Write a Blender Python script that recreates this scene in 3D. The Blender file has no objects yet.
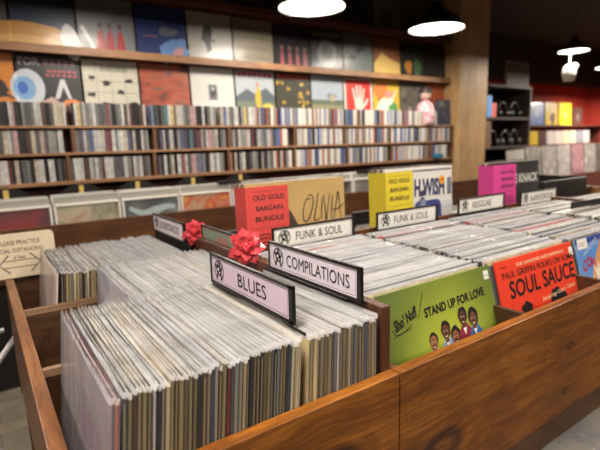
import bpy, math, random
from mathutils import Vector, Matrix
R = random.Random(11)
C = bpy.context.scene.collection
RIM = 0.85            # height of the bin rims above the floor; everything below is laid out from the rim
FLOOR = -0.85

# ------------------------------------------------------------------ materials
def new_mat(name):
    m = bpy.data.materials.new(name); m.use_nodes = True
    nt = m.node_tree; b = nt.nodes['Principled BSDF']
    return m, nt, b
def lin(c):
    return tuple((x/12.92 if x <= .04045 else ((x+.055)/1.055)**2.4) for x in c)
def rgb(r, g, b): return lin((r/255., g/255., b/255.))
_flat = {}
def flat(col, rough=.55, coat=0., metal=0., emit=0., spec=.5):
    k = (tuple(round(x, 4) for x in col), rough, coat, metal, emit, spec)
    if k in _flat: return _flat[k]
    m, nt, b = new_mat('paint')
    n = nt.nodes.new('ShaderNodeTexNoise'); n.inputs['Scale'].default_value = 60; n.inputs['Detail'].default_value = 4
    tc = nt.nodes.new('ShaderNodeTexCoord'); nt.links.new(tc.outputs['Object'], n.inputs['Vector'])
    mx = nt.nodes.new('ShaderNodeMix'); mx.data_type = 'RGBA'
    mx.inputs['A'].default_value = (*[x*.88 for x in col], 1); mx.inputs['B'].default_value = (*[min(1, x*1.1) for x in col], 1)
    nt.links.new(n.outputs['Fac'], mx.inputs['Factor']); nt.links.new(mx.outputs['Result'], b.inputs['Base Color'])
    b.inputs['Roughness'].default_value = rough; b.inputs['Coat Weight'].default_value = coat
    b.inputs['Coat Roughness'].default_value = .12; b.inputs['Metallic'].default_value = metal
    b.inputs['Specular IOR Level'].default_value = spec
    if emit:
        b.inputs['Emission Color'].default_value = (*col, 1); b.inputs['Emission Strength'].default_value = emit
    _flat[k] = m
    return m
def mottled(cols, scale=9, rough=.4, coat=.5, stretch=(1, 1, 1), detail=3, dist=.6):
    m, nt, b = new_mat('mottled_print')
    tc = nt.nodes.new('ShaderNodeTexCoord'); mp = nt.nodes.new('ShaderNodeMapping')
    mp.inputs['Scale'].default_value = stretch; mp.inputs['Location'].default_value = (R.random()*9, R.random()*9, R.random()*9)
    n = nt.nodes.new('ShaderNodeTexNoise'); n.inputs['Scale'].default_value = scale; n.inputs['Detail'].default_value = detail
    n.inputs['Distortion'].default_value = dist
    cr = nt.nodes.new('ShaderNodeValToRGB')
    e = cr.color_ramp.elements
    while len(e) < len(cols): e.new(.5)
    for i, c in enumerate(cols):
        e[i].position = .3+.4*i/(len(cols)-1); e[i].color = (*c, 1)
    nt.links.new(tc.outputs['Object'], mp.inputs['Vector']); nt.links.new(mp.outputs['Vector'], n.inputs['Vector'])
    nt.links.new(n.outputs['Fac'], cr.inputs['Fac']); nt.links.new(cr.outputs['Color'], b.inputs['Base Color'])
    b.inputs['Roughness'].default_value = rough; b.inputs['Coat Weight'].default_value = coat; b.inputs['Coat Roughness'].default_value = .15
    return m
def wood(dark, mid, light, axis='X', knots=(), rough=.33, coat=.35, scale=1.0, bump=.12):
    """grain runs along AXIS in object space; knots: (x, y, z, radius)."""
    m, nt, b = new_mat('wood'); L = nt.links.new; N = nt.nodes.new
    tc = N('ShaderNodeTexCoord')
    src = tc.outputs['Object']
    st = {'X': (1.1, 20, 20), 'Y': (20, 1.1, 20), 'Z': (20, 20, 1.1)}[axis]
    # warp
    wn = N('ShaderNodeTexNoise'); wn.inputs['Scale'].default_value = 3.2*scale; wn.inputs['Detail'].default_value = 2
    L(src, wn.inputs['Vector'])
    wv = N('ShaderNodeVectorMath'); wv.operation = 'SCALE'; wv.inputs['Scale'].default_value = .055
    L(wn.outputs['Color'], wv.inputs[0])
    ad = N('ShaderNodeVectorMath'); ad.operation = 'ADD'; L(src, ad.inputs[0]); L(wv.outputs[0], ad.inputs[1])
    mp = N('ShaderNodeMapping'); mp.inputs['Scale'].default_value = st; L(ad.outputs[0], mp.inputs['Vector'])
    n1 = N('ShaderNodeTexNoise'); n1.inputs['Scale'].default_value = 1.6*scale; n1.inputs['Detail'].default_value = 5; n1.inputs['Roughness'].default_value = .62
    L(mp.outputs[0], n1.inputs['Vector'])
    n2 = N('ShaderNodeTexNoise'); n2.inputs['Scale'].default_value = 9*scale; n2.inputs['Detail'].default_value = 6; n2.inputs['Roughness'].default_value = .7
    L(mp.outputs[0], n2.inputs['Vector'])
    n3 = N('ShaderNodeTexNoise'); n3.inputs['Scale'].default_value = 5*scale; n3.inputs['Detail'].default_value = 3
    L(src, n3.inputs['Vector'])
    a = N('ShaderNodeMath'); a.operation = 'MULTIPLY_ADD'; a.inputs[1].default_value = .45; L(n2.outputs['Fac'], a.inputs[0])
    a2 = N('ShaderNodeMath'); a2.operation = 'MULTIPLY'; a2.inputs[1].default_value = .35; L(n1.outputs['Fac'], a2.inputs[0]); L(a2.outputs[0], a.inputs[2])
    a3 = N('ShaderNodeMath'); a3.operation = 'MULTIPLY_ADD'; a3.inputs[1].default_value = .25; L(n3.outputs['Fac'], a3.inputs[0]); L(a.outputs[0], a3.inputs[2])
    fac = a3.outputs[0]
    for (kx, ky, kz, kr) in knots:
        sb = N('ShaderNodeVectorMath'); sb.operation = 'SUBTRACT'; sb.inputs[1].default_value = (kx, ky, kz); L(ad.outputs[0], sb.inputs[0])
        sc = N('ShaderNodeVectorMath'); sc.operation = 'MULTIPLY'
        sc.inputs[1].default_value = {'X': (.55, 0, 1), 'Y': (0, .55, 1), 'Z': (1, 0, .55)}[axis]; L(sb.outputs[0], sc.inputs[0])
        ln = N('ShaderNodeVectorMath'); ln.operation = 'LENGTH'; L(sc.outputs[0], ln.inputs[0])
        mr = N('ShaderNodeMapRange'); mr.inputs['From Min'].default_value = kr*1.6; mr.inputs['From Max'].default_value = kr*.2; mr.inputs['To Max'].default_value = 1
        L(ln.outputs['Value'], mr.inputs['Value'])
        sn = N('ShaderNodeMath'); sn.operation = 'MULTIPLY'; sn.inputs[1].default_value = 2.2/kr*3.2; L(ln.outputs['Value'], sn.inputs[0])
        s2 = N('ShaderNodeMath'); s2.operation = 'SINE'; L(sn.outputs[0], s2.inputs[0])
        s3 = N('ShaderNodeMath'); s3.operation = 'MULTIPLY_ADD'; s3.inputs[1].default_value = .12; s3.inputs[2].default_value = -.13; L(s2.outputs[0], s3.inputs[0])
        s4 = N('ShaderNodeMath'); s4.operation = 'MULTIPLY_ADD'; L(s3.outputs[0], s4.inputs[0]); L(mr.outputs[0], s4.inputs[1]); L(fac, s4.inputs[2])
        fac = s4.outputs[0]
    cr = N('ShaderNodeValToRGB'); e = cr.color_ramp.elements; e.new(.5)
    e[0].position = .36; e[0].color = (*dark, 1); e[1].position = .52; e[1].color = (*mid, 1); e[2].position = .66; e[2].color = (*light, 1)
    L(fac, cr.inputs['Fac']); L(cr.outputs['Color'], b.inputs['Base Color'])
    b.inputs['Roughness'].default_value = rough; b.inputs['Coat Weight'].default_value = coat; b.inputs['Coat Roughness'].default_value = .25
    bp = N('ShaderNodeBump'); bp.inputs['Strength'].default_value = bump; bp.inputs['Distance'].default_value = .002
    L(n2.outputs['Fac'], bp.inputs['Height']); L(bp.outputs[0], b.inputs['Normal'])
    return m
def bag_mat(name, fac, col=(.86, .85, .83), rough=.14, bump=.5, fres=.6, milk=.5, stretch=(1, .3, 1.2), scale=55):
    """clear plastic: see-through, with a glossy skin and a share MILK of pale haze in what is not see-through"""
    m, nt, b = new_mat(name); L = nt.links.new; N = nt.nodes.new
    b.inputs['Base Color'].default_value = (*[c*milk for c in col], 1); b.inputs['Roughness'].default_value = rough
    b.inputs['Specular IOR Level'].default_value = 1.
    tr = N('ShaderNodeBsdfTransparent'); mx = N('ShaderNodeMixShader'); out = nt.nodes['Material Output']
    lw = N('ShaderNodeLayerWeight'); lw.inputs['Blend'].default_value = .5
    p5 = N('ShaderNodeMath'); p5.operation = 'POWER'; p5.inputs[1].default_value = 5; L(lw.outputs['Facing'], p5.inputs[0])
    fr = N('ShaderNodeMath'); fr.operation = 'MULTIPLY_ADD'; fr.inputs[1].default_value = .94; fr.inputs[2].default_value = .05; L(p5.outputs[0], fr.inputs[0])
    ma = N('ShaderNodeMath'); ma.operation = 'MULTIPLY_ADD'; ma.inputs[1].default_value = fres; ma.inputs[2].default_value = fac; ma.use_clamp = True
    L(fr.outputs[0], ma.inputs[0]); L(ma.outputs[0], mx.inputs['Fac']); L(tr.outputs[0], mx.inputs[1]); L(b.outputs[0], mx.inputs[2])
    L(mx.outputs[0], out.inputs['Surface'])
    tc = N('ShaderNodeTexCoord'); mp = N('ShaderNodeMapping'); mp.inputs['Scale'].default_value = stretch
    L(tc.outputs['Object'], mp.inputs['Vector'])
    n = N('ShaderNodeTexNoise'); n.inputs['Scale'].default_value = scale; n.inputs['Detail'].default_value = 2; n.inputs['Distortion'].default_value = .6
    L(mp.outputs[0], n.inputs['Vector'])
    bp = N('ShaderNodeBump'); bp.inputs['Strength'].default_value = bump; bp.inputs['Distance'].default_value = .003
    L(n.outputs['Fac'], bp.inputs['Height']); L(bp.outputs[0], b.inputs['Normal'])
    return m
def objcol(name, rough=.6, stripes=True, coat=0.):
    m, nt, b = new_mat(name); L = nt.links.new; N = nt.nodes.new
    oi = N('ShaderNodeObjectInfo'); tc = N('ShaderNodeTexCoord'); n = N('ShaderNodeTexNoise')
    mp = N('ShaderNodeMapping'); mp.inputs['Scale'].default_value = (1, 1, 1) if stripes is True else stripes
    ad = N('ShaderNodeVectorMath'); ad.operation = 'ADD'
    L(tc.outputs['Object'], ad.inputs[0]); L(oi.outputs['Random'], ad.inputs[1]); L(ad.outputs[0], mp.inputs['Vector'])
    n.inputs['Scale'].default_value = 26; n.inputs['Detail'].default_value = 6; n.inputs['Roughness'].default_value = .65
    L(mp.outputs[0], n.inputs['Vector'])
    mr = N('ShaderNodeMapRange'); mr.inputs['From Min'].default_value = .3; mr.inputs['From Max'].default_value = .7; mr.inputs['To Min'].default_value = .6; mr.inputs['To Max'].default_value = 1.25
    L(n.outputs['Fac'], mr.inputs['Value'])
    mu = N('ShaderNodeVectorMath'); mu.operation = 'SCALE'; L(oi.outputs['Color'], mu.inputs[0]); L(mr.outputs[0], mu.inputs['Scale'])
    L(mu.outputs[0], b.inputs['Base Color']); b.inputs['Roughness'].default_value = rough; b.inputs['Coat Weight'].default_value = coat
    return m
M = dict(
    board=wood(rgb(54, 25, 5), rgb(112, 62, 12), rgb(158, 98, 28), 'X', rough=.42, coat=.12, knots=[(.131, 0, -.126, .034), (.545, 0, -.065, .009), (.536, 0, -.170, .008), (-.085, 0, -.07, .030), (1.1, 0, -.15, .03), (-.3, 0, -.15, .02)]),
    side=wood(rgb(64, 34, 16), rgb(118, 74, 40), rgb(150, 102, 62), 'Y', rough=.42, coat=.15),
    ply=wood(rgb(34, 20, 11), rgb(66, 41, 22), rgb(100, 64, 34), 'X', rough=.5, coat=.1, scale=1.5),
    rawtop=wood(rgb(90, 66, 46), rgb(124, 96, 70), rgb(150, 120, 92), 'X', rough=.6, coat=0),
    post=wood(rgb(48, 25, 13), rgb(78, 44, 25), rgb(108, 68, 44), 'Z', rough=.45, coat=.15),
    rail=wood(rgb(38, 22, 12), rgb(74, 44, 24), rgb(110, 72, 44), 'X', rough=.4, coat=.2, scale=2),
    rack=wood(rgb(52, 28, 12), rgb(88, 50, 22), rgb(120, 74, 36), 'X', rough=.45, coat=.1),
    shelf=wood(rgb(96, 66, 42), rgb(136, 98, 66), rgb(164, 124, 88), 'X', rough=.5, coat=.1),
    shelf_red=wood(rgb(60, 30, 22), rgb(88, 44, 32), rgb(110, 60, 44), 'X', rough=.5, coat=.1),
    upright=wood(rgb(60, 38, 24), rgb(96, 64, 42), rgb(120, 84, 58), 'Z', rough=.5, coat=.1),
    deck=mottled([rgb(206, 198, 186), rgb(222, 214, 202), rgb(186, 182, 186), rgb(214, 206, 192)], 6, .5, 0),
    darkwood=wood(rgb(22, 14, 10), rgb(36, 24, 18), rgb(52, 36, 28), 'Z', rough=.6, coat=0),
    column=wood(rgb(124, 94, 58), rgb(170, 136, 90), rgb(194, 160, 114), 'Z', rough=.55, coat=0., scale=.8),
    maroon=mottled([rgb(52, 20, 24), rgb(66, 26, 30), rgb(58, 22, 26)], 2, .7, 0),
    redwall=mottled([rgb(150, 42, 30), rgb(178, 58, 42), rgb(160, 48, 36)], 1.2, .7, 0),
    ceil=mottled([rgb(18, 16, 16), rgb(26, 22, 22)], 2, .9, 0),
    floor=None,
    clear=bag_mat('clear_sleeve_plastic', .04, bump=.5, fres=.5, milk=.35),
    film=bag_mat('cover_film', .01, bump=.12, fres=.4, rough=.12, milk=.05, scale=20),
    lip=bag_mat('sleeve_lip_plastic', .36, col=(.66, .66, .68), rough=.07, bump=1.0, fres=.9, milk=.9, scale=80, stretch=(1, .45, 1)),
    lip_pale=bag_mat('pale_sleeve_lip_plastic', .46, col=(.70, .70, .72), rough=.07, bump=1.0, fres=.9, milk=.95, scale=80, stretch=(1, .45, 1)),
    wrap=bag_mat('shrink_wrap', .03, rough=.05, bump=.8, fres=.8, milk=.3, scale=30, stretch=(1, 1, .6)),
    jacket=objcol('card_jacket', .55, (1, 1, .25)),
    cd=objcol('cd_case', .3, (1, 1, 1.5), .3),
    white=flat(rgb(226, 222, 214), .5), black=flat(rgb(20, 19, 19), .35, .2), blackp=flat(rgb(26, 24, 24), .45),
    cream=flat(rgb(214, 200, 168), .6), metal=flat(rgb(150, 150, 150), .35, 0, .9),
)
def make_floor():
    m, nt, b = new_mat('floor_tiles'); L = nt.links.new; N = nt.nodes.new
    tc = N('ShaderNodeTexCoord'); br = N('ShaderNodeTexBrick'); br.inputs['Scale'].default_value = 2.4
    br.inputs['Color1'].default_value = (*rgb(122, 112, 96), 1); br.inputs['Color2'].default_value = (*rgb(108, 99, 86), 1); br.inputs['Mortar'].default_value = (*rgb(80, 74, 64), 1)
    br.inputs['Mortar Size'].default_value = .008
    n = N('ShaderNodeTexNoise'); n.inputs['Scale'].default_value = 7; n.inputs['Detail'].default_value = 6
    mx = N('ShaderNodeMix'); mx.data_type = 'RGBA'; mx.blend_type = 'MULTIPLY'; mx.inputs['Factor'].default_value = .7
    L(tc.outputs['Object'], br.inputs['Vector']); L(tc.outputs['Object'], n.inputs['Vector'])
    L(br.outputs['Color'], mx.inputs['A']); L(n.outputs['Color'], mx.inputs['B'])
    cr = N('ShaderNodeValToRGB'); cr.color_ramp.elements[0].position = .35; cr.color_ramp.elements[0].color = (.5, .48, .46, 1); cr.color_ramp.elements[1].position = .6
    L(n.outputs['Fac'], cr.inputs['Fac']); L(cr.outputs['Color'], mx.inputs['B'])
    L(mx.outputs['Result'], b.inputs['Base Color']); b.inputs['Roughness'].default_value = .5
    return m
M['floor'] = make_floor()

# ------------------------------------------------------------------ mesh helpers
class MB:
    def __init__(s): s.v = []; s.f = []; s.mi = []
    def add(s, pts, faces, mi=0):
        k = len(s.v); s.v += [tuple(p) for p in pts]
        for f in faces: s.f.append(tuple(k+i for i in f)); s.mi.append(mi)
        return s
    def box(s, x0, y0, z0, x1, y1, z1, mi=0):
        p = [(x, y, z) for z in (z0, z1) for y in (y0, y1) for x in (x0, x1)]
        return s.add(p, [(0, 2, 3, 1), (4, 5, 7, 6), (0, 1, 5, 4), (2, 6, 7, 3), (0, 4, 6, 2), (1, 3, 7, 5)], mi)
    def tube(s, pts, r, n=8, mi=0, caps=True):
        pts = [Vector(p) for p in pts]; rings = []
        for i, p in enumerate(pts):
            d = (pts[min(i+1, len(pts)-1)]-pts[max(i-1, 0)]).normalized()
            a = d.orthogonal().normalized(); b = d.cross(a)
            rr = r[i] if isinstance(r, (list, tuple)) else r
            rings.append([p+(a*math.cos(t)+b*math.sin(t))*rr for t in (2*math.pi*j/n for j in range(n))])
        if True:   # keep the rings from twisting
            for i in range(1, len(rings)):
                best = min(range(n), key=lambda k: sum((rings[i][(j+k) % n]-rings[i-1][j]-(pts[i]-pts[i-1])).length for j in range(n)))
                rings[i] = rings[i][best:]+rings[i][:best]
        v = [q for g in rings for q in g]; f = []
        for i in range(len(rings)-1):
            for j in range(n): f.append((i*n+j, i*n+(j+1) % n, (i+1)*n+(j+1) % n, (i+1)*n+j))
        if caps: f += [tuple(range(n))[::-1], tuple((len(rings)-1)*n+j for j in range(n))]
        return s.add(v, f, mi)
    def lathe(s, prof, c=(0, 0, 0), n=32, mi=0):
        v = []; f = []
        for (r, z) in prof:
            for j in range(n): v.append((c[0]+r*math.cos(2*math.pi*j/n), c[1]+r*math.sin(2*math.pi*j/n), c[2]+z))
        for i in range(len(prof)-1):
            for j in range(n): f.append((i*n+j, i*n+(j+1) % n, (i+1)*n+(j+1) % n, (i+1)*n+j))
        return s.add(v, f, mi)
    def build(s, name, mats, parent=None, loc=(0, 0, 0), rot=(0, 0, 0), bevel=0, smooth=False):
        me = bpy.data.meshes.new(name); me.from_pydata(s.v, [], s.f)
        for m in (mats if isinstance(mats, (list, tuple)) else [mats]): me.materials.append(m)
        me.polygons.foreach_set('material_index', s.mi)
        if smooth: me.polygons.foreach_set('use_smooth', [True]*len(s.f))
        me.update()
        o = bpy.data.objects.new(name, me); C.objects.link(o)
        if parent: o.parent = parent
        o.location = loc; o.rotation_euler = rot
        if bevel:
            b = o.modifiers.new('edge', 'BEVEL'); b.width = bevel; b.segments = 2; b.limit_method = 'ANGLE'
        return o
def tag(o, label=None, cat=None, group=None, kind=None):
    if label: o['label'] = label
    if cat: o['category'] = cat
    if group: o['group'] = group
    if kind: o['kind'] = kind
    return o
def thing(name, label, cat, loc=(0, 0, 0), rot=(0, 0, 0), group=None):
    o = bpy.data.objects.new(name, None); C.objects.link(o); o.empty_display_size = .05
    o.location = loc; o.rotation_euler = rot
    return tag(o, label, cat, group)
def copy_tree(o, parent=None):
    c = o.copy(); C.objects.link(c)
    if parent: c.parent = parent; c.matrix_parent_inverse = o.matrix_parent_inverse
    for ch in o.children: copy_tree(ch, c)
    return c
def box(x0, y0, z0, x1, y1, z1): return MB().box(x0, y0, z0, x1, y1, z1)

# flat print on a face: uv (metres) -> point
class Face:
    """print plane: origin o, axes u, v; n points out of the face"""
    def __init__(s, o, u, v):
        s.o = Vector(o); s.u = Vector(u); s.v = Vector(v); s.n = s.u.cross(s.v).normalized()
    def p(s, a, b, h=0): return s.o+s.u*a+s.v*b+s.n*h
class Art:
    def __init__(s, face): s.face = face; s.mb = MB(); s.mats = []; s.h = .0003
    def _m(s, m):
        if m not in s.mats: s.mats.append(m)
        return s.mats.index(m)
    def poly(s, pts, m):
        s.h += .00002
        s.mb.add([s.face.p(a, b, s.h) for a, b in pts], [tuple(range(len(pts)))], s._m(m)); return s
    def rect(s, a0, b0, a1, b1, m): return s.poly([(a0, b0), (a1, b0), (a1, b1), (a0, b1)], m)
    def oval(s, a, b, ra, rb, m, n=20, rot=0, wob=0., seed=0):
        rr = random.Random(seed); P = []
        for i in range(n):
            t = 2*math.pi*i/n; k = 1+wob*(rr.random()-.5)*2
            x, y = ra*k*math.cos(t), rb*k*math.sin(t)
            P.append((a+x*math.cos(rot)-y*math.sin(rot), b+x*math.sin(rot)+y*math.cos(rot)))
        return s.poly(P, m)
    def stroke(s, pts, w, m, smooth=6):
        # Catmull-Rom through the points, a ribbon of width w (w may taper: (start, middle, end))
        Q = []
        P = [Vector((*p, 0)) for p in pts]; P = [P[0]]+P+[P[-1]]
        for i in range(1, len(P)-2):
            for k in range(smooth):
                t = k/smooth
                a, b, c, d = P[i-1], P[i], P[i+1], P[i+2]
                Q.append(.5*((2*b)+(c-a)*t+(2*a-5*b+4*c-d)*t*t+(-a+3*b-3*c+d)*t**3))
        Q.append(P[-2]); s.h += .00002
        v = []; n = len(Q)
        for i, q in enumerate(Q):
            d = (Q[min(i+1, n-1)]-Q[max(i-1, 0)])
            d = d.normalized() if d.length > 1e-9 else Vector((1, 0, 0))
            nn = Vector((-d.y, d.x, 0)); t = i/(n-1)
            ww = w if not isinstance(w, tuple) else (w[0]*(1-t)*2*(.5-t if t < .5 else 0)+w[1]*(1-abs(2*t-1))+w[2]*max(0, 2*t-1)) if t >= 0 else 0
            if isinstance(w, tuple): ww = w[0]+(w[1]-w[0])*2*t if t < .5 else w[1]+(w[2]-w[1])*(2*t-1)
            v += [s.face.p(q.x+nn.x*ww/2, q.y+nn.y*ww/2, s.h), s.face.p(q.x-nn.x*ww/2, q.y-nn.y*ww/2, s.h)]
        s.mb.add(v, [(2*i, 2*i+1, 2*i+3, 2*i+2) for i in range(n-1)], s._m(m)); return s
    def build(s, parent, name='cover_print'): return s.mb.build(name, s.mats or [M['white']], parent)
def text_mesh(parent, name, s, face, a, b, w, h, m, bold=0., lift=.0006, shear=0., arc=0., rot=0.):
    cu = bpy.data.curves.new(name, 'FONT'); cu.body = s; cu.size = 1; cu.offset = bold; cu.shear = shear; cu.resolution_u = 3
    o = bpy.data.objects.new(name, cu); C.objects.link(o)
    dg = bpy.context.evaluated_depsgraph_get()
    me = bpy.data.meshes.new_from_object(o.evaluated_get(dg)); C.objects.unlink(o); bpy.data.objects.remove(o)
    xs = [v.co.x for v in me.vertices]; ys = [v.co.y for v in me.vertices]
    if not xs: return None
    x0, x1, y0, y1 = min(xs), max(xs), min(ys), max(ys)
    for v in me.vertices:
        x = (v.co.x-x0)/(x1-x0)*w; y = (v.co.y-y0)/(y1-y0)*h
        y += arc*(1-((x/w)*2-1)**2)
        X = x*math.cos(rot)-y*math.sin(rot); Y = x*math.sin(rot)+y*math.cos(rot)
        v.co = face.p(a+X, b+Y, lift)
    me.materials.clear(); me.materials.append(m); me.update()
    t = bpy.data.objects.new(name, me); C.objects.link(t); t.parent = parent
    return t

# ------------------------------------------------------------------ the room
def struct(name, mb, m, **k):
    o = mb.build(name, m, **k); o['kind'] = 'structure'; return o
struct('floor', box(-3.5, -3.2, FLOOR-.05, 12, 6, FLOOR), M['floor'])
struct('ceiling', box(-3.5, -3.2, 1.95, 12, 6, 2.0), M['ceil'])
struct('wall_back', box(-3.5, 2.70, FLOOR, 3.9, 2.80, 1.95), M['maroon'])
struct('wall_far', box(4.0, 4.4, FLOOR, 12, 4.5, 1.30), M['redwall'])
struct('trim_1', box(4.0, 4.1, 1.30, 12, 4.5, 1.95), M['ceil'])
struct('wall_left', box(-3.6, -3.2, FLOOR, -3.5, 2.8, 1.95), M['maroon'])
struct('wall_front', box(-3.6, -3.3, FLOOR, 10.45, -3.2, 1.95), M['maroon'])
struct('wall_right', box(10.35, -3.2, FLOOR, 10.45, 4.4, 1.95), M['redwall'])
col = box(3.42, 2.46, FLOOR, 3.64, 2.70, 1.95)
struct('trim_2', col, M['column'], bevel=.004)
struct('trim_3', box(3.645, 2.465, FLOOR, 3.87, 2.70, 1.95), M['column'], bevel=.004)

# ------------------------------------------------------------------ pendant lamps
def lamp_proto():
    t = thing('pendant_lamp', 'x', 'lamp')
    r = .205
    MB().lathe([(r, 0), (r+.004, .004), (r*.98, .03), (r*.72, .085), (r*.42, .125), (r*.28, .15), (.04, .19), (.03, .20), (.0, .20)], n=40).build('lamp_shade', flat(rgb(40, 40, 42), .35, .3), t, smooth=True)
    inner = MB().lathe([(r-.002, .002), (r*.94, .028), (r*.68, .08), (r*.38, .12), (.0, .13)], n=40)
    inner.build('shade_lining', flat(rgb(235, 235, 230), .4), t, smooth=True)
    MB().lathe([(.0, .010), (r*.93, .010), (r*.93, .016), (0, .016)], n=40).build('diffuser', flat((1, .93, .82), .5, emit=9.), t)
    MB().lathe([(.028, .2), (.03, .205), (.024, .25), (.012, .262), (0, .262)], n=20).build('socket', flat(rgb(170, 130, 60), .3, 0, .9), t, smooth=True)
    MB().tube([(0, 0, .26), (0, 0, .8)], .004).build('cord', M['black'], t)
    return t
LP = lamp_proto()
LAMPS = [(.20, 2.0, 1.15, 'pendant lamp over the wall display, west of the two lamps in view'),
         (1.34, 2.0, 1.15, 'dark pendant lamp with a glowing white disc, cut by the top picture edge'),
         (2.50, 2.0, 1.15, 'dark pendant lamp with brass neck hanging near the pale wooden column'),
         (4.50, 1.95, 1.15, 'smallest glowing pendant lamp, against the black ceiling over the far corner'),
         (-.55, -.10, 1.15, 'pendant lamp above the bins, behind the BLUES section'),
         (.75, -.25, 1.15, 'pendant lamp above the green record sleeve'),
         (2.1, .1, 1.15, 'pendant lamp above the reggae section'),
         (.2, -1.9, 1.15, 'added unseen fill lamp over the aisle in front of the bins'),  # out of view; added to fill the front aisle with soft light
         (6.15, 2.25, 1.15, 'pendant lamp just touching the right picture edge'),
         (1.9, -1.9, 1.15, 'added unseen fill lamp over the aisle, facing the long front board'),  # unseen extra, put in to light the long front board
         (-1.5, -.8, 1.15, 'added unseen fill lamp over the aisle at the west end of the bins'),  # unseen, added as fill light from the west side
         (-1.3, 2.0, 1.15, 'pendant lamp at the west end of the wall display'),
         (7.6, .6, 1.15, 'added unseen lamp brightening the red wall from the east end of the shop'),  # out of view; added to raise the light on the red wall
         (9.35, 3.3, 1.15, 'added unseen lamp brightening the red wall near its corner')]  # unseen lamp added close by to brighten the red wall
POW = [5.6, 5, 5, 9, 5.6, 2.3, 1.9, 6, 16, 6, 5, 5, 40, 32]
for i, (x, y, z, lb) in enumerate(LAMPS):
    o = LP if i == 0 else copy_tree(LP)
    o.location = (x, y, z); o['label'] = lb
    if i == 3: o.scale = (.68, .68, .68)
    o['group'] = 'pendant lamps'
    ld = bpy.data.lights.new('lamp_light', 'AREA'); ld.shape = 'DISK'; ld.size = .36; ld.energy = POW[i]*2.; ld.color = (1, .89, .77)
    lo = bpy.data.objects.new('lamp_light', ld); C.objects.link(lo); lo.parent = o; lo.location = (0, 0, .007)
# small white fitting hanging under the far lamp
t = thing('hanging_spotlight', 'small irregular white fitting hanging just under the farthest lamp', 'light fitting', (4.46, 1.96, .87))
MB().lathe([(0, 0), (.05, 0), (.06, .05), (.055, .12), (.03, .15), (0, .15)], n=16).build('housing', M['white'], t, smooth=True)
MB().tube([(.03, 0, .11), (.11, 0, .15)], .03, 10).build('spot_head', M['white'], t, smooth=True)
MB().tube([(0, 0, .15), (0, 0, .29)], .006).build('stem', M['white'], t)

# ------------------------------------------------------------------ counter (three box units in a row)
def unit(x0, x1, label, wings, dividers, back=True, front_mat='board'):
    t = thing('record_bin_unit', label, 'record bin', (0, 0, 0), group='wooden record bins')
    def part(name, b, m, bv=.0015): return b.build(name, m, t, bevel=bv)
    part('front_board', box(x0+.0008, 0, -.252, x1-.0008, .019, 0), M[front_mat])
    part('back_board', box(x0, 1.0, -.252, x1, 1.018, .0), M['ply'])
    part('bottom_board', box(x0+.02, .035, -.275, x1-.02, .984, -.262), M['ply'])
    part('lower_rail', box(x0, .012, -.325, x1, .034, -.256), M['rail'])
    part('lower_rail', box(x0, .985, -.325, x1, 1.005, -.256), M['rail'])
    for x in (x0+.03, x1-.03):
        for y in (.06, .95):
            part('leg', box(x-.025, y-.025, FLOOR, x+.025, y+.025, -.252), M['rail'])
    return t, part
uA, part = unit(-.443, -.0005, 'wooden bin unit holding the BLUES and COMPILATIONS records', None, None)
part('side_board', box(-.443, .0195, -.252, -.424, 1.0, 0), M['side'])
part('side_board', box(-.018, .0195, -.252, -.001, .999, .0985), M['post'])
for y in (.3385, .668):
    o = part('divider', box(-.4235, y, -.26, -.0185, y+.011, -.002), M['ply'], .0005)
    MB().box(-.4235, y-.0006, -.012, -.0185, y+.0005, -.0005).box(-.4235, y-.0005, -.0022, -.0185, y+.0115, .0).build('edge_strip', M['rawtop'], o)
uB, part = unit(.0005, 1.40, 'long wooden bin unit behind the green and red record sleeves', None, None)
part('side_board', box(.001, .0195, -.252, .016, 1.0, -.0015), M['side'])
part('side_board', box(1.384, .0195, -.252, 1.40, .56, .097), M['post'])
part('lower_shelf', box(.05, .05, -.53, 1.35, .98, -.50), M['deck'])
for x in (.355, .694, 1.036):
    part('divider', box(x, .0195, -.235, x+.012, .50, -.001), M['ply'], .0008)
part('cross_board', box(.016, .524, -.235, 1.384, .54, .088), M['rack'])
part('ledge', box(.016, .541, -.09, 1.384, .67, -.078), M['ply'])
part('cross_board', box(.016, .671, -.235, 1.384, .685, .045), M['rack'])
uC, part = unit(1.402, 2.9, 'end wooden bin unit with the black crate on it', None, None)
part('side_board', box(2.884, .0195, -.252, 2.90, 1.0, 0), M['side'])
part('cross_board', box(1.404, .50, -.235, 2.884, .515, .03), M['rack'])

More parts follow.
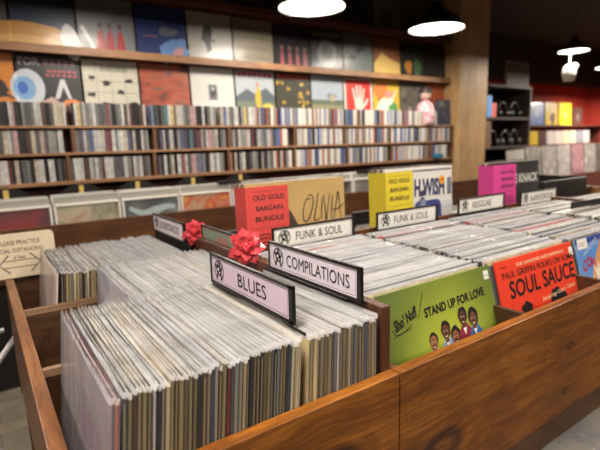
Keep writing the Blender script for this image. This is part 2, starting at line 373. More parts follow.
# ------------------------------------------------------------------ records
W = .312
def jacket_mesh(th):
    b = MB(); c = min(.0006, th*.2)
    # thin square with softened long edges, a mouth notch in the opening side
    prof = [(0, c), (0, W-c), (c, W), (th-c, W), (th, W-c), (th, c), (th-c, 0), (c, 0)]
    v = [(x, y, z) for z in (0, W) for x, y in prof]
    n = len(prof)
    b.add(v, [tuple(range(n))[::-1], tuple(n+i for i in range(n))]+[(i, (i+1) % n, n+(i+1) % n, n+i) for i in range(n)])
    # the inner sleeve peeping out of the mouth
    if th in (.0034, .0048): b.box(th*.36, -.0006, .006, th*.62, .02, W-.006, 1)
    me = bpy.data.meshes.new('record_jacket'); me.from_pydata(b.v, [], b.f)
    me.materials.append(M['jacket']); me.materials.append(flat(rgb(150, 136, 106), .7)); me.polygons.foreach_set('material_index', b.mi); me.update()
    return me
def bag_mesh(th, seed, lip_hi=.0062, full=False, lip='lip'):
    r = random.Random(seed); b = MB(); ny = 16
    zs = [0, W*.5, W*.93, W+.0006, W+.0035, 1]
    g = .0005
    lipc = [lip_hi*(.55+.45*r.random()) for _ in range(ny+1)]
    lean = [r.uniform(-.0016, .0016) for _ in range(ny+1)]
    for _ in range(3):
        lipc = [(lipc[max(i-1, 0)]+lipc[i]*2+lipc[min(i+1, ny)])/4 for i in range(ny+1)]
        lean = [(lean[max(i-1, 0)]+lean[i]*2+lean[min(i+1, ny)])/4 for i in range(ny+1)]
    y0, y1 = -.004, W+.003
    for side in (0, 1):
        v = []
        for zi, z in enumerate(zs):
            for i in range(ny+1):
                y = y0+(y1-y0)*i/ny
                x = -g if side == 0 else th+g
                if i in (0, ny): x = th/2+(-.0004 if side == 0 else .0004)
                elif i in (1, ny-1): y = .0+(-.0005 if i == 1 else W+.0005)
                zz = z
                if zi == 4: zz = W+lipc[i]*.45; x += lean[i]*.4+(th*.12 if side == 0 else -th*.12)
                if zi == 5: zz = W+lipc[i]; x += lean[i]+(th*.3 if side == 0 else -th*.3)
                v.append((x, y, zz))
        f = []; mi = []
        k = len(b.v)
        for zi in range(len(zs)-1):
            for i in range(ny):
                q = (zi*(ny+1)+i, zi*(ny+1)+i+1, (zi+1)*(ny+1)+i+1, (zi+1)*(ny+1)+i)
                b.f.append(tuple(k+j for j in (q if side else q[::-1]))); b.mi.append(1 if zi >= 3 else 0)
        b.v += v
    me = bpy.data.meshes.new('plastic_sleeve'); me.from_pydata(b.v, [], b.f)
    me.materials.append(M['clear']); me.materials.append(M[lip]); me.polygons.foreach_set('material_index', b.mi)
    me.polygons.foreach_set('use_smooth', [True]*len(b.f)); me.update()
    return me
THS = [.0028, .0034, .0040, .0048]
PROTO = []
for i, th in enumerate(THS):
    jm = jacket_mesh(th); PROTO.append((th, jm, [bag_mesh(th, 10*i+j) for j in range(5)], [bag_mesh(th, 10*i+j, .0085, lip='lip_pale') for j in range(5)]))
PAL = {  # spoken colour: object colours
    'olive': [rgb(120, 106, 70), rgb(104, 92, 62), rgb(132, 118, 82)],
    'tan': [rgb(158, 138, 98), rgb(146, 122, 84), rgb(170, 150, 112)],
    'cream': [rgb(206, 190, 152), rgb(216, 204, 172), rgb(196, 178, 134)],
    'white': [rgb(214, 210, 202), rgb(198, 194, 188)],
    'grey': [rgb(112, 114, 116), rgb(88, 90, 96), rgb(134, 134, 132)],
    'black': [rgb(30, 28, 28), rgb(44, 40, 38)],
    'brown': [rgb(92, 66, 44), rgb(76, 54, 38)],
    'maroon': [rgb(112, 34, 34), rgb(140, 44, 40)],
    'slate blue': [rgb(76, 88, 108), rgb(60, 70, 96)],
}
FRONTW = [('olive', 26), ('tan', 20), ('cream', 14), ('white', 6), ('grey', 12), ('black', 14), ('brown', 10), ('maroon', 4), ('slate blue', 4)]
PALEW = [('white', 34), ('cream', 16), ('grey', 24), ('tan', 10), ('black', 6), ('brown', 3), ('slate blue', 3), ('olive', 4)]
WHITEW = [('white', 60), ('cream', 12), ('grey', 14), ('slate blue', 2)]
RIGHTW = [('white', 5), ('cream', 5), ('grey', 58), ('tan', 6), ('black', 12), ('brown', 4), ('slate blue', 5), ('olive', 6)]
def pick(w):
    t = R.random()*sum(x for _, x in w)
    for k, x in w:
        t -= x
        if t <= 0: return k
    return w[-1][0]
n_rec = 0
def record(ti, loc, rot, colour, label, group, bag=True):
    """rot: euler; local X is thickness"""
    global n_rec
    th, jm, bms, pale = PROTO[ti]
    if 'left bin' in group: bms = pale
    o = bpy.data.objects.new('vinyl_record', jm); C.objects.link(o)
    o.location = loc; o.rotation_euler = rot; o.color = (*R.choice(PAL[colour]), 1)
    tag(o, label, 'record', group)
    if bag:
        b = bpy.data.objects.new('plastic_sleeve', R.choice(bms)); C.objects.link(b); b.parent = o
    n_rec += 1
    return o
BOT = -.233
def fill_x(x0t, x1t, y, tilt0, tilt1, where, group, weights, ztop=.085, skip=(), dens=1.0, start=0, colours=None):
    """a row of sleeves stacked along X (covers facing -X); tops run from x0t to x1t"""
    x = x0t; first = True
    while x < x1t-.004:
        k = (x-x0t)/(x1t-x0t); tilt = math.radians(tilt0+(tilt1-tilt0)*k)+R.uniform(-.004, .004)
        ti = R.choice([0, 1, 1, 2, 2, 3]); th = THS[ti]
        if any(a-th-.002 < x < b for a, b in skip): x += .001; continue
        colour = pick(weights)
        zt = ztop+R.uniform(-.0042, .0034)
        xb = x-W*math.sin(tilt)
        wh = where(x) if callable(where) else where
        record(ti, (xb, y+R.uniform(-.0015, .0018), zt-W*math.cos(tilt)), (0, tilt, 0), colour,
               f'{colour}-edged record in clear plastic, {wh}', group)
        x += (th+.0009+R.random()*.0006)*dens
def fill_y(y0t, y1t, x, tilt0, tilt1, where, group, weights, zb=None, dens=1.0, special=None):
    """a column of sleeves stacked along Y (covers facing -Y), leaning back"""
    y = y0t
    while y < y1t:
        k = (y-y0t)/(y1t-y0t); tilt = math.radians(tilt0+(tilt1-tilt0)*k)+R.uniform(-.004, .004)
        ti = R.choice([1, 2, 2, 3, 3]); th = THS[ti]
        colour = pick(weights)
        zt = (.079+.008*k)+R.uniform(-.0036, .0030)
        yb = y-W*math.sin(tilt); zz = zt-W*math.cos(tilt)
        # local X (thickness) -> world +Y ; local Y (width) -> world -X : rotate +90 about Z, then tilt about world X
        m = Matrix.Translation((x+W+R.uniform(-.002, .002), yb, zz)) @ Matrix.Rotation(-tilt, 4, 'X') @ Matrix.Rotation(math.pi/2, 4, 'Z')
        o = record(ti, (0, 0, 0), (0, 0, 0), colour, f'{colour}-edged record in clear plastic, {where}', group)
        o.matrix_world = m
        if special:
            s = special(k)
            if s: o.color = (*s[1], 1); o['label'] = f'{s[0]}-edged record in clear plastic, {where}'
        y += (th+.0018+R.random()*.0016)*dens

# front left bin: sections either side of the BLUES sign
def where_front(x): return 'before the BLUES sign in the near bin' if x < -.15 else 'between the BLUES and COMPILATIONS signs'
G1 = 'records in the near left bin'
fill_x(-.378, -.156, .0215, 5.6, 4.2, where_front, G1, FRONTW)
fill_x(-.146, -.0235, .0215, 3.6, .6, where_front, G1, FRONTW, ztop=.083)
G2 = 'records in the middle left bin'
fill_x(-.262, -.02, .352, 5, 1.5, 'middle row behind the BLUES records', G2, WHITEW, ztop=.068, dens=1.18)
G3 = 'records in the rear left bin'
fill_x(-.344, -.055, .684, 5, 3, 'rear row in front of the SOUNDTRACKS sign', G3, FRONTW, ztop=.061, dens=1.08)
# right-hand columns
COLX = (.030, .372, .712, 1.058)
G4 = 'records behind the green sleeve'
fill_y(.112, .475, COLX[0], 15, 7, 'behind the green sleeve', G4, RIGHTW, dens=1.12,
       special=lambda k: ('red', rgb(176, 70, 44)) if .86 < k < .875 else (('cream', rgb(220, 200, 160)) if .885 < k < .9 else None))
G5 = 'records behind the red sleeve'
fill_y(.112, .475, COLX[1], 15, 7, 'behind the red sleeve', G5, RIGHTW, dens=1.3,
       special=lambda k: ('red', rgb(196, 66, 44)) if .83 < k < .86 else (('cream', rgb(222, 204, 160)) if .86 <= k < .885 else None))
G6 = 'records behind the blue sleeve'
fill_y(.112, .475, COLX[2], 15, 7, 'behind the blue sleeve', G6, RIGHTW, dens=1.75,
       special=lambda k: ('dusty red', rgb(168, 64, 66)) if .35 < k < .42 or .78 < k < .83 else None)
print('records', n_rec)
# what remains of the kind, past three hundred: one mass
mass = MB()
def mass_y(x, y0, y1, z0=None, dy=.0075, zt=.082):
    y = y0
    while y < y1:
        t = math.radians(12); yb = y-W*math.sin(t); zz = zt-W*math.cos(t)+R.uniform(-.002, .002); th = .004; mi = R.choice([0, 0, 0, 2, 2, 3, 1])
        s, c = math.sin(t), math.cos(t); H = W+.006
        P = [(x, yb, zz), (x+W, yb, zz), (x+W, yb+th, zz), (x, yb+th, zz)]
        Q = [(a, b+H*s, d+H*c) for a, b, d in P]
        mass.add(P+Q, [(3, 2, 1, 0), (4, 5, 6, 7), (0, 1, 5, 4), (1, 2, 6, 5), (2, 3, 7, 6), (3, 0, 4, 7)], mi)
        y += dy
mass_y(COLX[3], .10, .475)
for k in range(4): mass_y(1.42+.35*k, .10, .47)
for k in range(9):                       # white sleeves in the rack under the wall shelves
    for j in range(10):
        x = -.50+.335*k+R.uniform(-.004, .004); y = 2.215+j*.013
        mass.box(x, y, -.22, x+W, y+.004, .098+R.uniform(-.004, .004), 1 if j % 4 else 0)
for k in range(8):                       # the rear half of the counter
    x = -.42+.345*k
    if k == 0: continue
    for j in range(18):
        y = .70+j*.016
        if x < .02 or x > 1.05: continue
        mass.box(x, y, -.22, x+W, y+.005, .04+R.uniform(-.004, .004), R.choice([0, 1, 1, 2]))
tag(mass.build('vinyl_records', [flat(rgb(160, 157, 150), .4), flat(rgb(214, 212, 206), .4), flat(rgb(120, 117, 112), .4), flat(rgb(56, 54, 52), .4)]),
    'remaining plastic-sleeved records filling the farther bins and the rack beneath the wall', 'records', kind='stuff')

# ------------------------------------------------------------------ feature sleeves
def sleeve(name, label, cat, group, x, body, th=.0045, tilt=15, ytop=.103, ztop=.078, Wd=.315):
    """cover facing -Y, leaning back; returns thing and its print face"""
    a = math.radians(tilt)
    o = (x, ytop-Wd*math.sin(a), ztop-Wd*math.cos(a))
    t = thing(name, label, cat, o, (-a, 0, 0), group)
    MB().box(0, 0, 0, Wd, th, Wd).build('record_jacket', body, t, bevel=.0007)
    b = MB(); b.box(-.003, -.0012, -.001, Wd+.003, -.0011, Wd+.004)
    b.box(-.003, th+.001, -.001, Wd+.003, th+.0011, Wd+.006)
    b.build('plastic_sleeve', M['film'], t)
    return t, Face((0, 0, 0), (1, 0, 0), (0, 0, 1))
def gradient_green():
    m, nt, b = new_mat('green_print'); L = nt.links.new; N = nt.nodes.new
    tc = N('ShaderNodeTexCoord'); mp = N('ShaderNodeMapping'); mp.vector_type = 'POINT'
    mp.inputs['Location'].default_value = (-.17*5.2, 0, -.16*4.6); mp.inputs['Scale'].default_value = (5.2, 0, 4.6)
    g = N('ShaderNodeTexGradient'); g.gradient_type = 'SPHERICAL'; L(tc.outputs['Object'], mp.inputs['Vector']); L(mp.outputs[0], g.inputs['Vector'])
    n = N('ShaderNodeTexNoise'); n.inputs['Scale'].default_value = 12; L(tc.outputs['Object'], n.inputs['Vector'])
    a = N('ShaderNodeMath'); a.operation = 'MULTIPLY_ADD'; a.inputs[1].default_value = .15; L(n.outputs['Fac'], a.inputs[0]); L(g.outputs['Fac'], a.inputs[2])
    cr = N('ShaderNodeValToRGB'); e = cr.color_ramp.elements; e.new(.5)
    e[0].position = .0; e[0].color = (*rgb(84, 104, 50), 1); e[1].position = .35; e[1].color = (*rgb(116, 132, 44), 1); e[2].position = .9; e[2].color = (*rgb(180, 190, 62), 1)
    L(a.outputs[0], cr.inputs['Fac']); L(cr.outputs['Color'], b.inputs['Base Color']); b.inputs['Roughness'].default_value = .45
    return m
INK = flat(rgb(18, 16, 18), .5); CREAMINK = flat(rgb(240, 214, 170), .5); WHITEINK = flat(rgb(240, 236, 226), .5)
GF = 'sleeves facing the front board'
t, F = sleeve('album_sleeve', 'olive green STAND UP FOR LOVE sleeve with five portraits, at the bin front', 'record', GF, .050, gradient_green())
text_mesh(t, 'title_lettering', 'STAND UP FOR LOVE', F, .106, .254, .178, .0175, INK, bold=.035, rot=.03)
text_mesh(t, 'logo_lettering', "Sho' Nuff", F, .030, .246, .064, .020, INK, bold=.035, shear=.3, rot=.28)
a = Art(F)
a.stroke([(.022, .252), (.03, .243), (.05, .243), (.07, .252)], .0012, INK)
for i in range(9): a.rect(.024+i*.0052, .2385+i*.0008, .0272+i*.0052, .2405+i*.0008, INK)
for i in range(9): a.rect(.088+i*.0025, .258+i*.0048, .0905+i*.0025, .2606+i*.0048, INK)
a.rect(.292, .288, .308, .306, M['white']); a.rect(.2945, .295, .3055, .297, flat(rgb(150, 150, 150)))
a.build(t)
SK = [rgb(150, 98, 66), rgb(104, 64, 44), rgb(134, 84, 54), rgb(92, 54, 38), rgb(112, 70, 46)]
CL = [rgb(216, 220, 224), rgb(150, 170, 200), rgb(214, 118, 60), rgb(140, 36, 60), rgb(54, 104, 168)]
heads = [(.117, .208, 0), (.153, .219, 1), (.178, .203, 2), (.206, .233, 3), (.236, .224, 4)]
for (hx, hz, i) in [heads[3], heads[4], heads[1], heads[2], heads[0]]:
    a = Art(F); a.h = .0004+.0001*i; sk = flat(SK[i], .5); hair = flat(rgb(26, 20, 18)); cl = flat(CL[i], .6)
    a.poly([(hx-.017, hz-.050), (hx+.019, hz-.050), (hx+.020, hz-.026), (hx+.008, hz-.012), (hx-.007, hz-.014), (hx-.017, hz-.028)], cl)
    a.poly([(hx-.004, hz-.020), (hx+.006, hz-.018), (hx+.001, hz-.034)], WHITEINK)
    a.rect(hx-.005, hz-.020, hx+.005, hz-.008, sk)
    hr = [.9, 1.04, 1.08, 1.04, 1.2][i]
    a.oval(hx, hz+.004, .0125*hr, .0155*hr, hair, 20, 0, .06, i)
    a.oval(hx-.001, hz-.001, .0098, .0135, sk, 20)
    for e in (-1, 1):
        a.oval(hx-.001+e*.0038, hz+.0012, .0018, .0009, WHITEINK, 10); a.oval(hx-.001+e*.0038, hz+.0012, .0008, .0009, INK, 8)
        a.stroke([(hx-.001+e*.0015, hz+.0038), (hx-.001+e*.004, hz+.0048), (hx-.001+e*.0062, hz+.0036)], .0011, INK, 3)
    a.stroke([(hx-.001, hz+.001), (hx-.0016, hz-.0025), (hx+.0004, hz-.003)], .0008, flat([c*.5 for c in SK[i]]), 3)
    a.stroke([(hx-.0055, hz-.0062), (hx-.001, hz-.0045), (hx+.0035, hz-.0062)], .0016, INK, 4)
    a.stroke([(hx-.0035, hz-.0085), (hx-.001, hz-.0094), (hx+.0018, hz-.0084)], .0014, WHITEINK, 4)
    a.build(t, 'printed_portrait')

t, F = sleeve('album_sleeve', 'bright red-orange SOUL SAUCE sleeve standing at the front of its bin', 'record', GF, .386, flat(rgb(226, 62, 34), .45, .2))
text_mesh(t, 'title_lettering', 'SOUL SAUCE', F, .034, .231, .275, .038, INK, bold=.022, shear=.05)
text_mesh(t, 'name_lettering', 'PAUL GRIFFIN POURS ON SOME', F, .017, .275, .296, .014, INK, bold=.008)
text_mesh(t, 'small_lettering', 'FOR DANCING AND LISTENING', F, .075, .295, .200, .0072, CREAMINK, bold=.01)
text_mesh(t, 'small_lettering', 'STEREO', F, .016, .298, .022, .004, INK)
text_mesh(t, 'script_lettering', 'featuring Good Times', F, .15, .200, .15, .012, CREAMINK, shear=.3, rot=.06)
a = Art(F)
a.rect(.300, .284, .318, .303, M['white'])
for (x, z, r, s) in [(.085, .200, .022, 1), (.21, .203, .026, 2), (.235, .196, .02, 3)]:
    a.oval(x, z, r, r*.75, INK, 26, 0, .16, s)
for i in range(14): a.oval(.03+R.random()*.26, .195+R.random()*.035, .0012, .0012, INK, 6)
a.build(t)
# two tan records peeping out on its left edge side
for i in range(2):
    o = record(2, (0, 0, 0), (0, 0, 0), 'cream', 'cream-edged record showing between the green and red sleeves', 'records peeping out between green and red sleeves')
    tl = math.radians(14.5)
    o.matrix_world = Matrix.Translation((.3725+W-.0005, .113+.006*i-W*math.sin(tl), .081-W*math.cos(tl))) @ Matrix.Rotation(-tl, 4, 'X') @ Matrix.Rotation(math.pi/2, 4, 'Z')

bm = mottled([rgb(60, 112, 190), rgb(96, 146, 208), rgb(196, 204, 206), rgb(226, 190, 140)], 5, .4, .3, (1.0, 1, .6), 2, .3)
t, F = sleeve('album_sleeve', 'sky blue sleeve with red lettering, cut off by the right picture edge', 'record', GF, .722, bm)
a = Art(F)
a.rect(.0, .300, .315, .315, flat(rgb(44, 60, 140)))
a.poly([(.05, .20), (.20, .19), (.22, .27), (.14, .31), (.10, .27), (.07, .24)], mottled([rgb(232, 200, 150), rgb(206, 140, 90), rgb(240, 226, 200)], 14, .4, .2))
for i in range(6): a.stroke([(.03+i*.014, .27+i*.004), (.045+i*.012, .282+i*.005), (.04+i*.016, .295)], .0018, flat(rgb(214, 222, 236)), 4)
a.rect(.010, .288, .060, .3135, M['white'])
a.rect(.016, .302, .05, .3045, flat(rgb(150, 150, 150))); a.rect(.016, .296, .046, .2985, flat(rgb(150, 150, 150)))
a.build(t)
text_mesh(t, 'title_lettering', 'CON', F, .018, .226, .07, .026, flat(rgb(176, 34, 34), .5), bold=.03, arc=.012, rot=.05)

# leftmost record of the near bin: pale purple cover facing -X in a loose bag
def front_record(name, label, group, x, y, ztop, tilt, body, bag=True):
    a = math.radians(tilt)
    t = thing(name, label, 'record', (x-W*math.sin(a), y, ztop-W*math.cos(a)), (0, a, 0), group)
    MB().box(0, 0, 0, .004, W, W).build('record_jacket', body, t, bevel=.0006)
    me = bag_mesh(.0045, hash(name) % 7+3, .010); b = bpy.data.objects.new('plastic_sleeve', me); C.objects.link(b); b.parent = t
    me.materials[0] = FRONTBAG; b.location = (0, 0, .001)
    return t, Face((0, W, 0), (0, -1, 0), (0, 0, 1))
FRONTBAG = bag_mat('hazy_sleeve_plastic', .14, rough=.16, bump=.6, fres=.6, milk=.8, scale=18, stretch=(1, 1, .35))
GL = 'front sleeves of the left bins'
pm = mottled([rgb(120, 98, 116), rgb(150, 126, 140), rgb(96, 78, 100), rgb(168, 146, 156)], 5, .5, .1, (1, 1, .35))
t, F = front_record('album_sleeve', 'purplish sleeve in hazy plastic, at the west end of the BLUES records', GL, -.391, .0205, .083, 6, pm)
a = Art(F); pp = flat(rgb(70, 58, 118), .5)
for i in range(7):
    xx = .05+i*.032
    a.stroke([(xx, .05), (xx+.01, .10), (xx-.004, .15), (xx+.012, .185)], (.003, .009, .003), pp)
for i in range(6): a.oval(.06+i*.04, .235, .015, .03, flat(rgb(140, 120, 136)), 14, 0, .2, i)
a.rect(.255, .05, .300, .20, pp)
a.build(t)
t, F = front_record('album_sleeve', 'reddish brown sleeve right behind the purplish one, near bin', GL, -.3855, .0195, .081, 6, flat(rgb(150, 52, 44), .5))
t, F = front_record('album_sleeve', 'pale white and violet sleeve at the west end of the middle bin', GL, -.272, .352, .070, 6, mottled([rgb(150, 144, 170), rgb(196, 192, 200), rgb(120, 112, 150)], 6, .5, .1))
t, F = front_record('album_sleeve', 'pinkish sleeve in loose plastic at the west end of the rear bin', GL, -.354, .684, .063, 7, mottled([rgb(176, 150, 140), rgb(204, 178, 166), rgb(150, 116, 108)], 7, .5, .1))

# ------------------------------------------------------------------ divider signs
SL, SH = .260, .0545
def crest(parent, F, cx, cz, r):
    a = Art(F); a.h = .0006
    for i in range(22):
        t = 2*math.pi*i/22
        if abs(t-3*math.pi/2) < .35: continue
        a.oval(cx+r*math.cos(t), cz+r*math.sin(t), r*.10, r*.15, INK, 6, t)
    a.oval(cx, cz, r*.55, r*.62, INK, 18, 0, .22, 4)
    a.oval(cx+r*.1, cz+r*.62, r*.28, r*.26, INK, 12, 0, .2, 5)
    for s in (-1, 1):
        a.stroke([(cx+s*r*.2, cz-r*.3), (cx+s*r*.5, cz-r*.7), (cx+s*r*.7, cz-r*.95)], r*.2, INK, 3)
        a.stroke([(cx+s*r*.4, cz+r*.1), (cx+s*r*.7, cz+r*.3), (cx+s*r*.6, cz+r*.6)], r*.16, INK, 3)
    a.oval(cx-r*.1, cz+r*.1, r*.16, r*.2, WHITEINK, 8); a.oval(cx+r*.2, cz-r*.25, r*.1, r*.14, WHITEINK, 8)
    a.oval(cx+r*.16, cz+r*.66, r*.07, r*.07, WHITEINK, 6)
    return a.build(parent, 'crest')
def sign(text, label, loc, rot, card, tw, L=SL, H=SH, tcol=None, card_top=.0, tilt=0, cresty=True, ink=None, xo=.066, dcard=True, cardx=(-.01, .02)):
    """local: X along the text, face towards -Y"""
    t = thing('divider_sign', label, 'sign', loc, (tilt, 0, rot), 'section signs standing in the bins')
    MB().box(0, 0, 0, L, .004, H).build('sign_holder', M['black'], t, bevel=.0008)
    fr = MB(); e = .0045
    for q in ((0, 0, L, e*1.25), (0, H-e, L, H), (0, 0, e, H), (L-e*2, 0, L, H)): fr.box(q[0], -.0022, q[1], q[2], .0, q[3])
    fr.build('sign_frame', M['black'], t, bevel=.0005)
    MB().box(e, -.0004, e*1.2, L-e*2, -.0001, H-e).build('label_card', card, t)
    F = Face((0, -.0002, 0), (1, 0, 0), (0, 0, 1))
    b = Art(F); b.h = .0003; x0, z0, x1, z1 = e+.004, e*1.2+.003, L-e*2-.004, H-e-.003; w = .0007
    g = ink or flat(rgb(60, 56, 58))
    for q in ((x0, z0, x1, z0+w), (x0, z1-w, x1, z1), (x0, z0, x0+w, z1), (x1-w, z0, x1, z1)): b.rect(*q, g)
    b.build(t, 'printed_border')
    if cresty: crest(t, F, .034, H*.52, H*.30)
    if text: text_mesh(t, 'sign_lettering', text, F, xo, H*.30, tw, H*.40, ink or INK, bold=0, lift=.0008)
    if dcard: MB().box(cardx[0], .0042, -.27, L+cardx[1], .0055, card_top).build('divider_card', M['blackp'], t)
    return t
LIL = flat(rgb(206, 186, 204), .5); WHT = flat(rgb(226, 224, 218), .5); GRN = flat(rgb(120, 136, 118), .5)
W90 = -math.pi/2
sign('BLUES', 'lilac BLUES sign in a black frame, nearest to the viewer', (-.150, .309, .0955), W90, LIL, .088, xo=.103, card_top=-.005)
sign('COMPILATIONS', 'pale lilac COMPILATIONS sign in a black frame beside the bin post', (-.0325, .306, .100), W90, flat(rgb(214, 204, 216), .5), .172, xo=.062, card_top=-.004, cardx=(-.03, -.04))
sign('SOUNDTRACKS', 'small-looking SOUNDTRACKS sign at the back of the left bins', (-.04, .987, .081), W90, flat(rgb(220, 212, 214), .5), .160, xo=.060)
sign('R&B', 'green-grey sign between the two red bows, faint reddish letters', (-.004, .697, .078), W90, GRN, .06, cresty=False, ink=flat(rgb(190, 90, 84)), xo=.10, dcard=False)
sign('FUNK & SOUL', 'white FUNK & SOUL sign in front of the gold record bundle', (.094, .502, .080), 0.0, WHT, .150, xo=.068)
sign('FUNK & SOUL', 'white FUNK & SOUL sign in front of the yellow-wrapped bundle', (.438, .502, .081), 0.0, WHT, .150, xo=.068)
sign('REGGAE', 'white REGGAE sign in front of the pink bundle', (.803, .502, .087), 0.0, WHT, .105, xo=.075)
sign('BLAXPLOITATION', 'white sign with small faint lettering in front of the black KNACK sleeve', (1.168, .502, .078), 0.0, WHT, .160, xo=.066)
sign('', 'plain black divider sign sticking out of the records by the end panel', (1.158, .315, .070), -.03, flat(rgb(40, 38, 38), .5), .1, L=.21, H=.042, cresty=False, dcard=False)

# ------------------------------------------------------------------ gift bows
BOWRED = flat(rgb(216, 74, 82), .3, .7, .1)
def bow(label, loc, s, rot):
    t = thing('gift_bow', label, 'gift bow', loc, rot, 'shiny red gift bows')
    rr = random.Random(5)
    for tier, (n, L, el, ww) in enumerate([(7, .036, .0, .021), (6, .031, .5, .020), (4, .023, 1.0, .018)]):
        for i in range(n):
            az = 2*math.pi*(i+.5*tier)/n+rr.uniform(-.12, .12); e = el+rr.uniform(-.1, .1)
            d = Vector((math.cos(az)*math.cos(e), math.sin(az)*math.cos(e), math.sin(e)))
            side = Vector((-math.sin(az), math.cos(az), 0)); up = d.cross(side)*-1
            c = Vector((0, 0, .004*tier)); P = []
            # a pointed loop: strip out to the tip, twisted fold, and back
            for k, (q, h, w_) in enumerate([(0, 0, .35), (.35, .16, .8), (.7, .22, 1.0), (1.0, .02, .08), (.72, -.16, 1.0), (.35, -.13, .8), (0, -.02, .35)]):
                tw = (.45 if k in (2, 4) else 0)
                sd = side*math.cos(tw)+up*math.sin(tw)
                m_ = c+d*(L*q)+up*(h*L)
                P += [m_-sd*ww*w_*.5, m_+up*.0016, m_+sd*ww*w_*.5]
            b = MB(); b.add([p*s for p in P], [f for k in range(6) for f in ((3*k, 3*k+1, 3*k+4, 3*k+3), (3*k+1, 3*k+2, 3*k+5, 3*k+4))])
            o = b.build('ribbon_loop', BOWRED, t)
            sm = o.modifiers.new('thick', 'SOLIDIFY'); sm.thickness = .0004
    MB().lathe([(0, .026*s), (.007*s, .022*s), (.008*s, .010*s), (0, .004*s)], n=12).build('centre_loop', BOWRED, t, smooth=True)
    MB().lathe([(0, -.002), (.012*s, -.002), (.012*s, .001), (0, .001)], n=14).build('backing', M['white'], t)
    return t
bow('larger red gift bow behind the BLUES sign', (-.030, .402, .124), 1.15, (1.15, .1, -.55))
bow('smaller red gift bow beside the SOUNDTRACKS sign', (-.014, .722, .108), 1.02, (1.1, .2, -.5))

# ------------------------------------------------------------------ bargain bundles
def bundle(label, x, y, zt, depth, cover_mat, card_mat, card_w, side_mat, art_fn, n=5):
    H = .315; t = thing('record_bundle', label, 'record bundle', (x, y, zt-H), (-.04, 0, 0), 'shrink-wrapped bargain bundles')
    th = depth/n
    for i in range(n):
        m = cover_mat if i == 0 else flat([rgb(150, 140, 120), rgb(60, 56, 52), rgb(190, 186, 176), rgb(120, 70, 50)][i % 4], .5)
        MB().box(0, i*th+.0004, 0, H, (i+1)*th-.0004, H).build('record_jacket', m, t, bevel=.0006)
    F = Face((0, -.0003, 0), (1, 0, 0), (0, 0, 1))
    art_fn(t, F)
    # the coloured card is folded round the corner
    c = MB(); zz0, zz1 = .02, H-.008
    c.box(-.0016, -.0016, zz0, card_w, -.0010, zz1).box(-.0016, -.0016, zz0, -.0010, depth, zz1)
    cd = c.build('bargain_card', card_mat, t)
    F2 = Face((0, -.0017, 0), (1, 0, 0), (0, 0, 1))
    ink = flat([x*.25 for x in side_mat], .5)
    x0 = card_w-.104 if card_w > .12 else .012; w = min(.092, card_w-.02)
    for i, s in enumerate(('OLD GOLD', 'BARGAIN', 'BUNDLE')):
        ww = w*(1, .86, .92)[i]
        text_mesh(cd, 'card_lettering', s, F2, x0+(w-ww)/2, H-.042-.027*i, ww, .013, ink, bold=.022, lift=.0005)
    a = Art(F2)
    a.rect(x0-.004, H-.113, x0+w, H-.1122, ink); a.rect(x0-.004, H-.0205, x0+w, H-.0198, ink)
    for i in range(6):
        q = x0+.004
        while q < x0+w-.01:
            d = R.uniform(.004, .012); a.rect(q, H-.131-.010*i, q+d, H-.1275-.010*i, ink); q += d+.003
    a.build(cd, 'small_print')
    # shrink wrap: a slightly larger, crumpled skin
    b = MB(); g = .0028; nx, nz = 16, 16; rr = random.Random(int(x*100))
    def sheet(fn, nu, nv):
        v = [fn(i/nu, j/nv) for j in range(nv+1) for i in range(nu+1)]
        b.add(v, [(j*(nu+1)+i, j*(nu+1)+i+1, (j+1)*(nu+1)+i+1, (j+1)*(nu+1)+i) for j in range(nv) for i in range(nu)])
    D = depth
    j_ = lambda s=.0011: rr.uniform(-s, s)
    sheet(lambda u, v: (-g+u*(H+2*g), -g-.0004+j_(.0006), -g+v*(H+2*g)), nx, nz)
    sheet(lambda u, v: (-g-.001+j_(), D+g-u*(D+2*g), -g+v*(H+2*g)), 4, nz)
    sheet(lambda u, v: (H+g+j_(), -g+u*(D+2*g), -g+v*(H+2*g)), 4, nz)
    sheet(lambda u, v: (-g+u*(H+2*g), -g+v*(D+2*g), H+g+abs(j_(.002))+.003*math.sin(v*math.pi)), nx, 5)
    sheet(lambda u, v: (H+g-u*(H+2*g), D+g+j_(.0006), -g+v*(H+2*g)), nx, nz)
    # gathered corner
    for k in range(5):
        z = H-.004*k
        b.add([(-.003, D*.2+k*.006, z+.004), (-.012-.004*(k % 2), D*.3+k*.006, z+.012), (-.002, D*.5+k*.006, z+.005)], [(0, 1, 2)])
    b.build('shrink_wrap', M['wrap'], t, smooth=True)
    return t
GOLD = mottled([rgb(172, 140, 82), rgb(196, 164, 104), rgb(186, 152, 92)], 3, .3, .4)
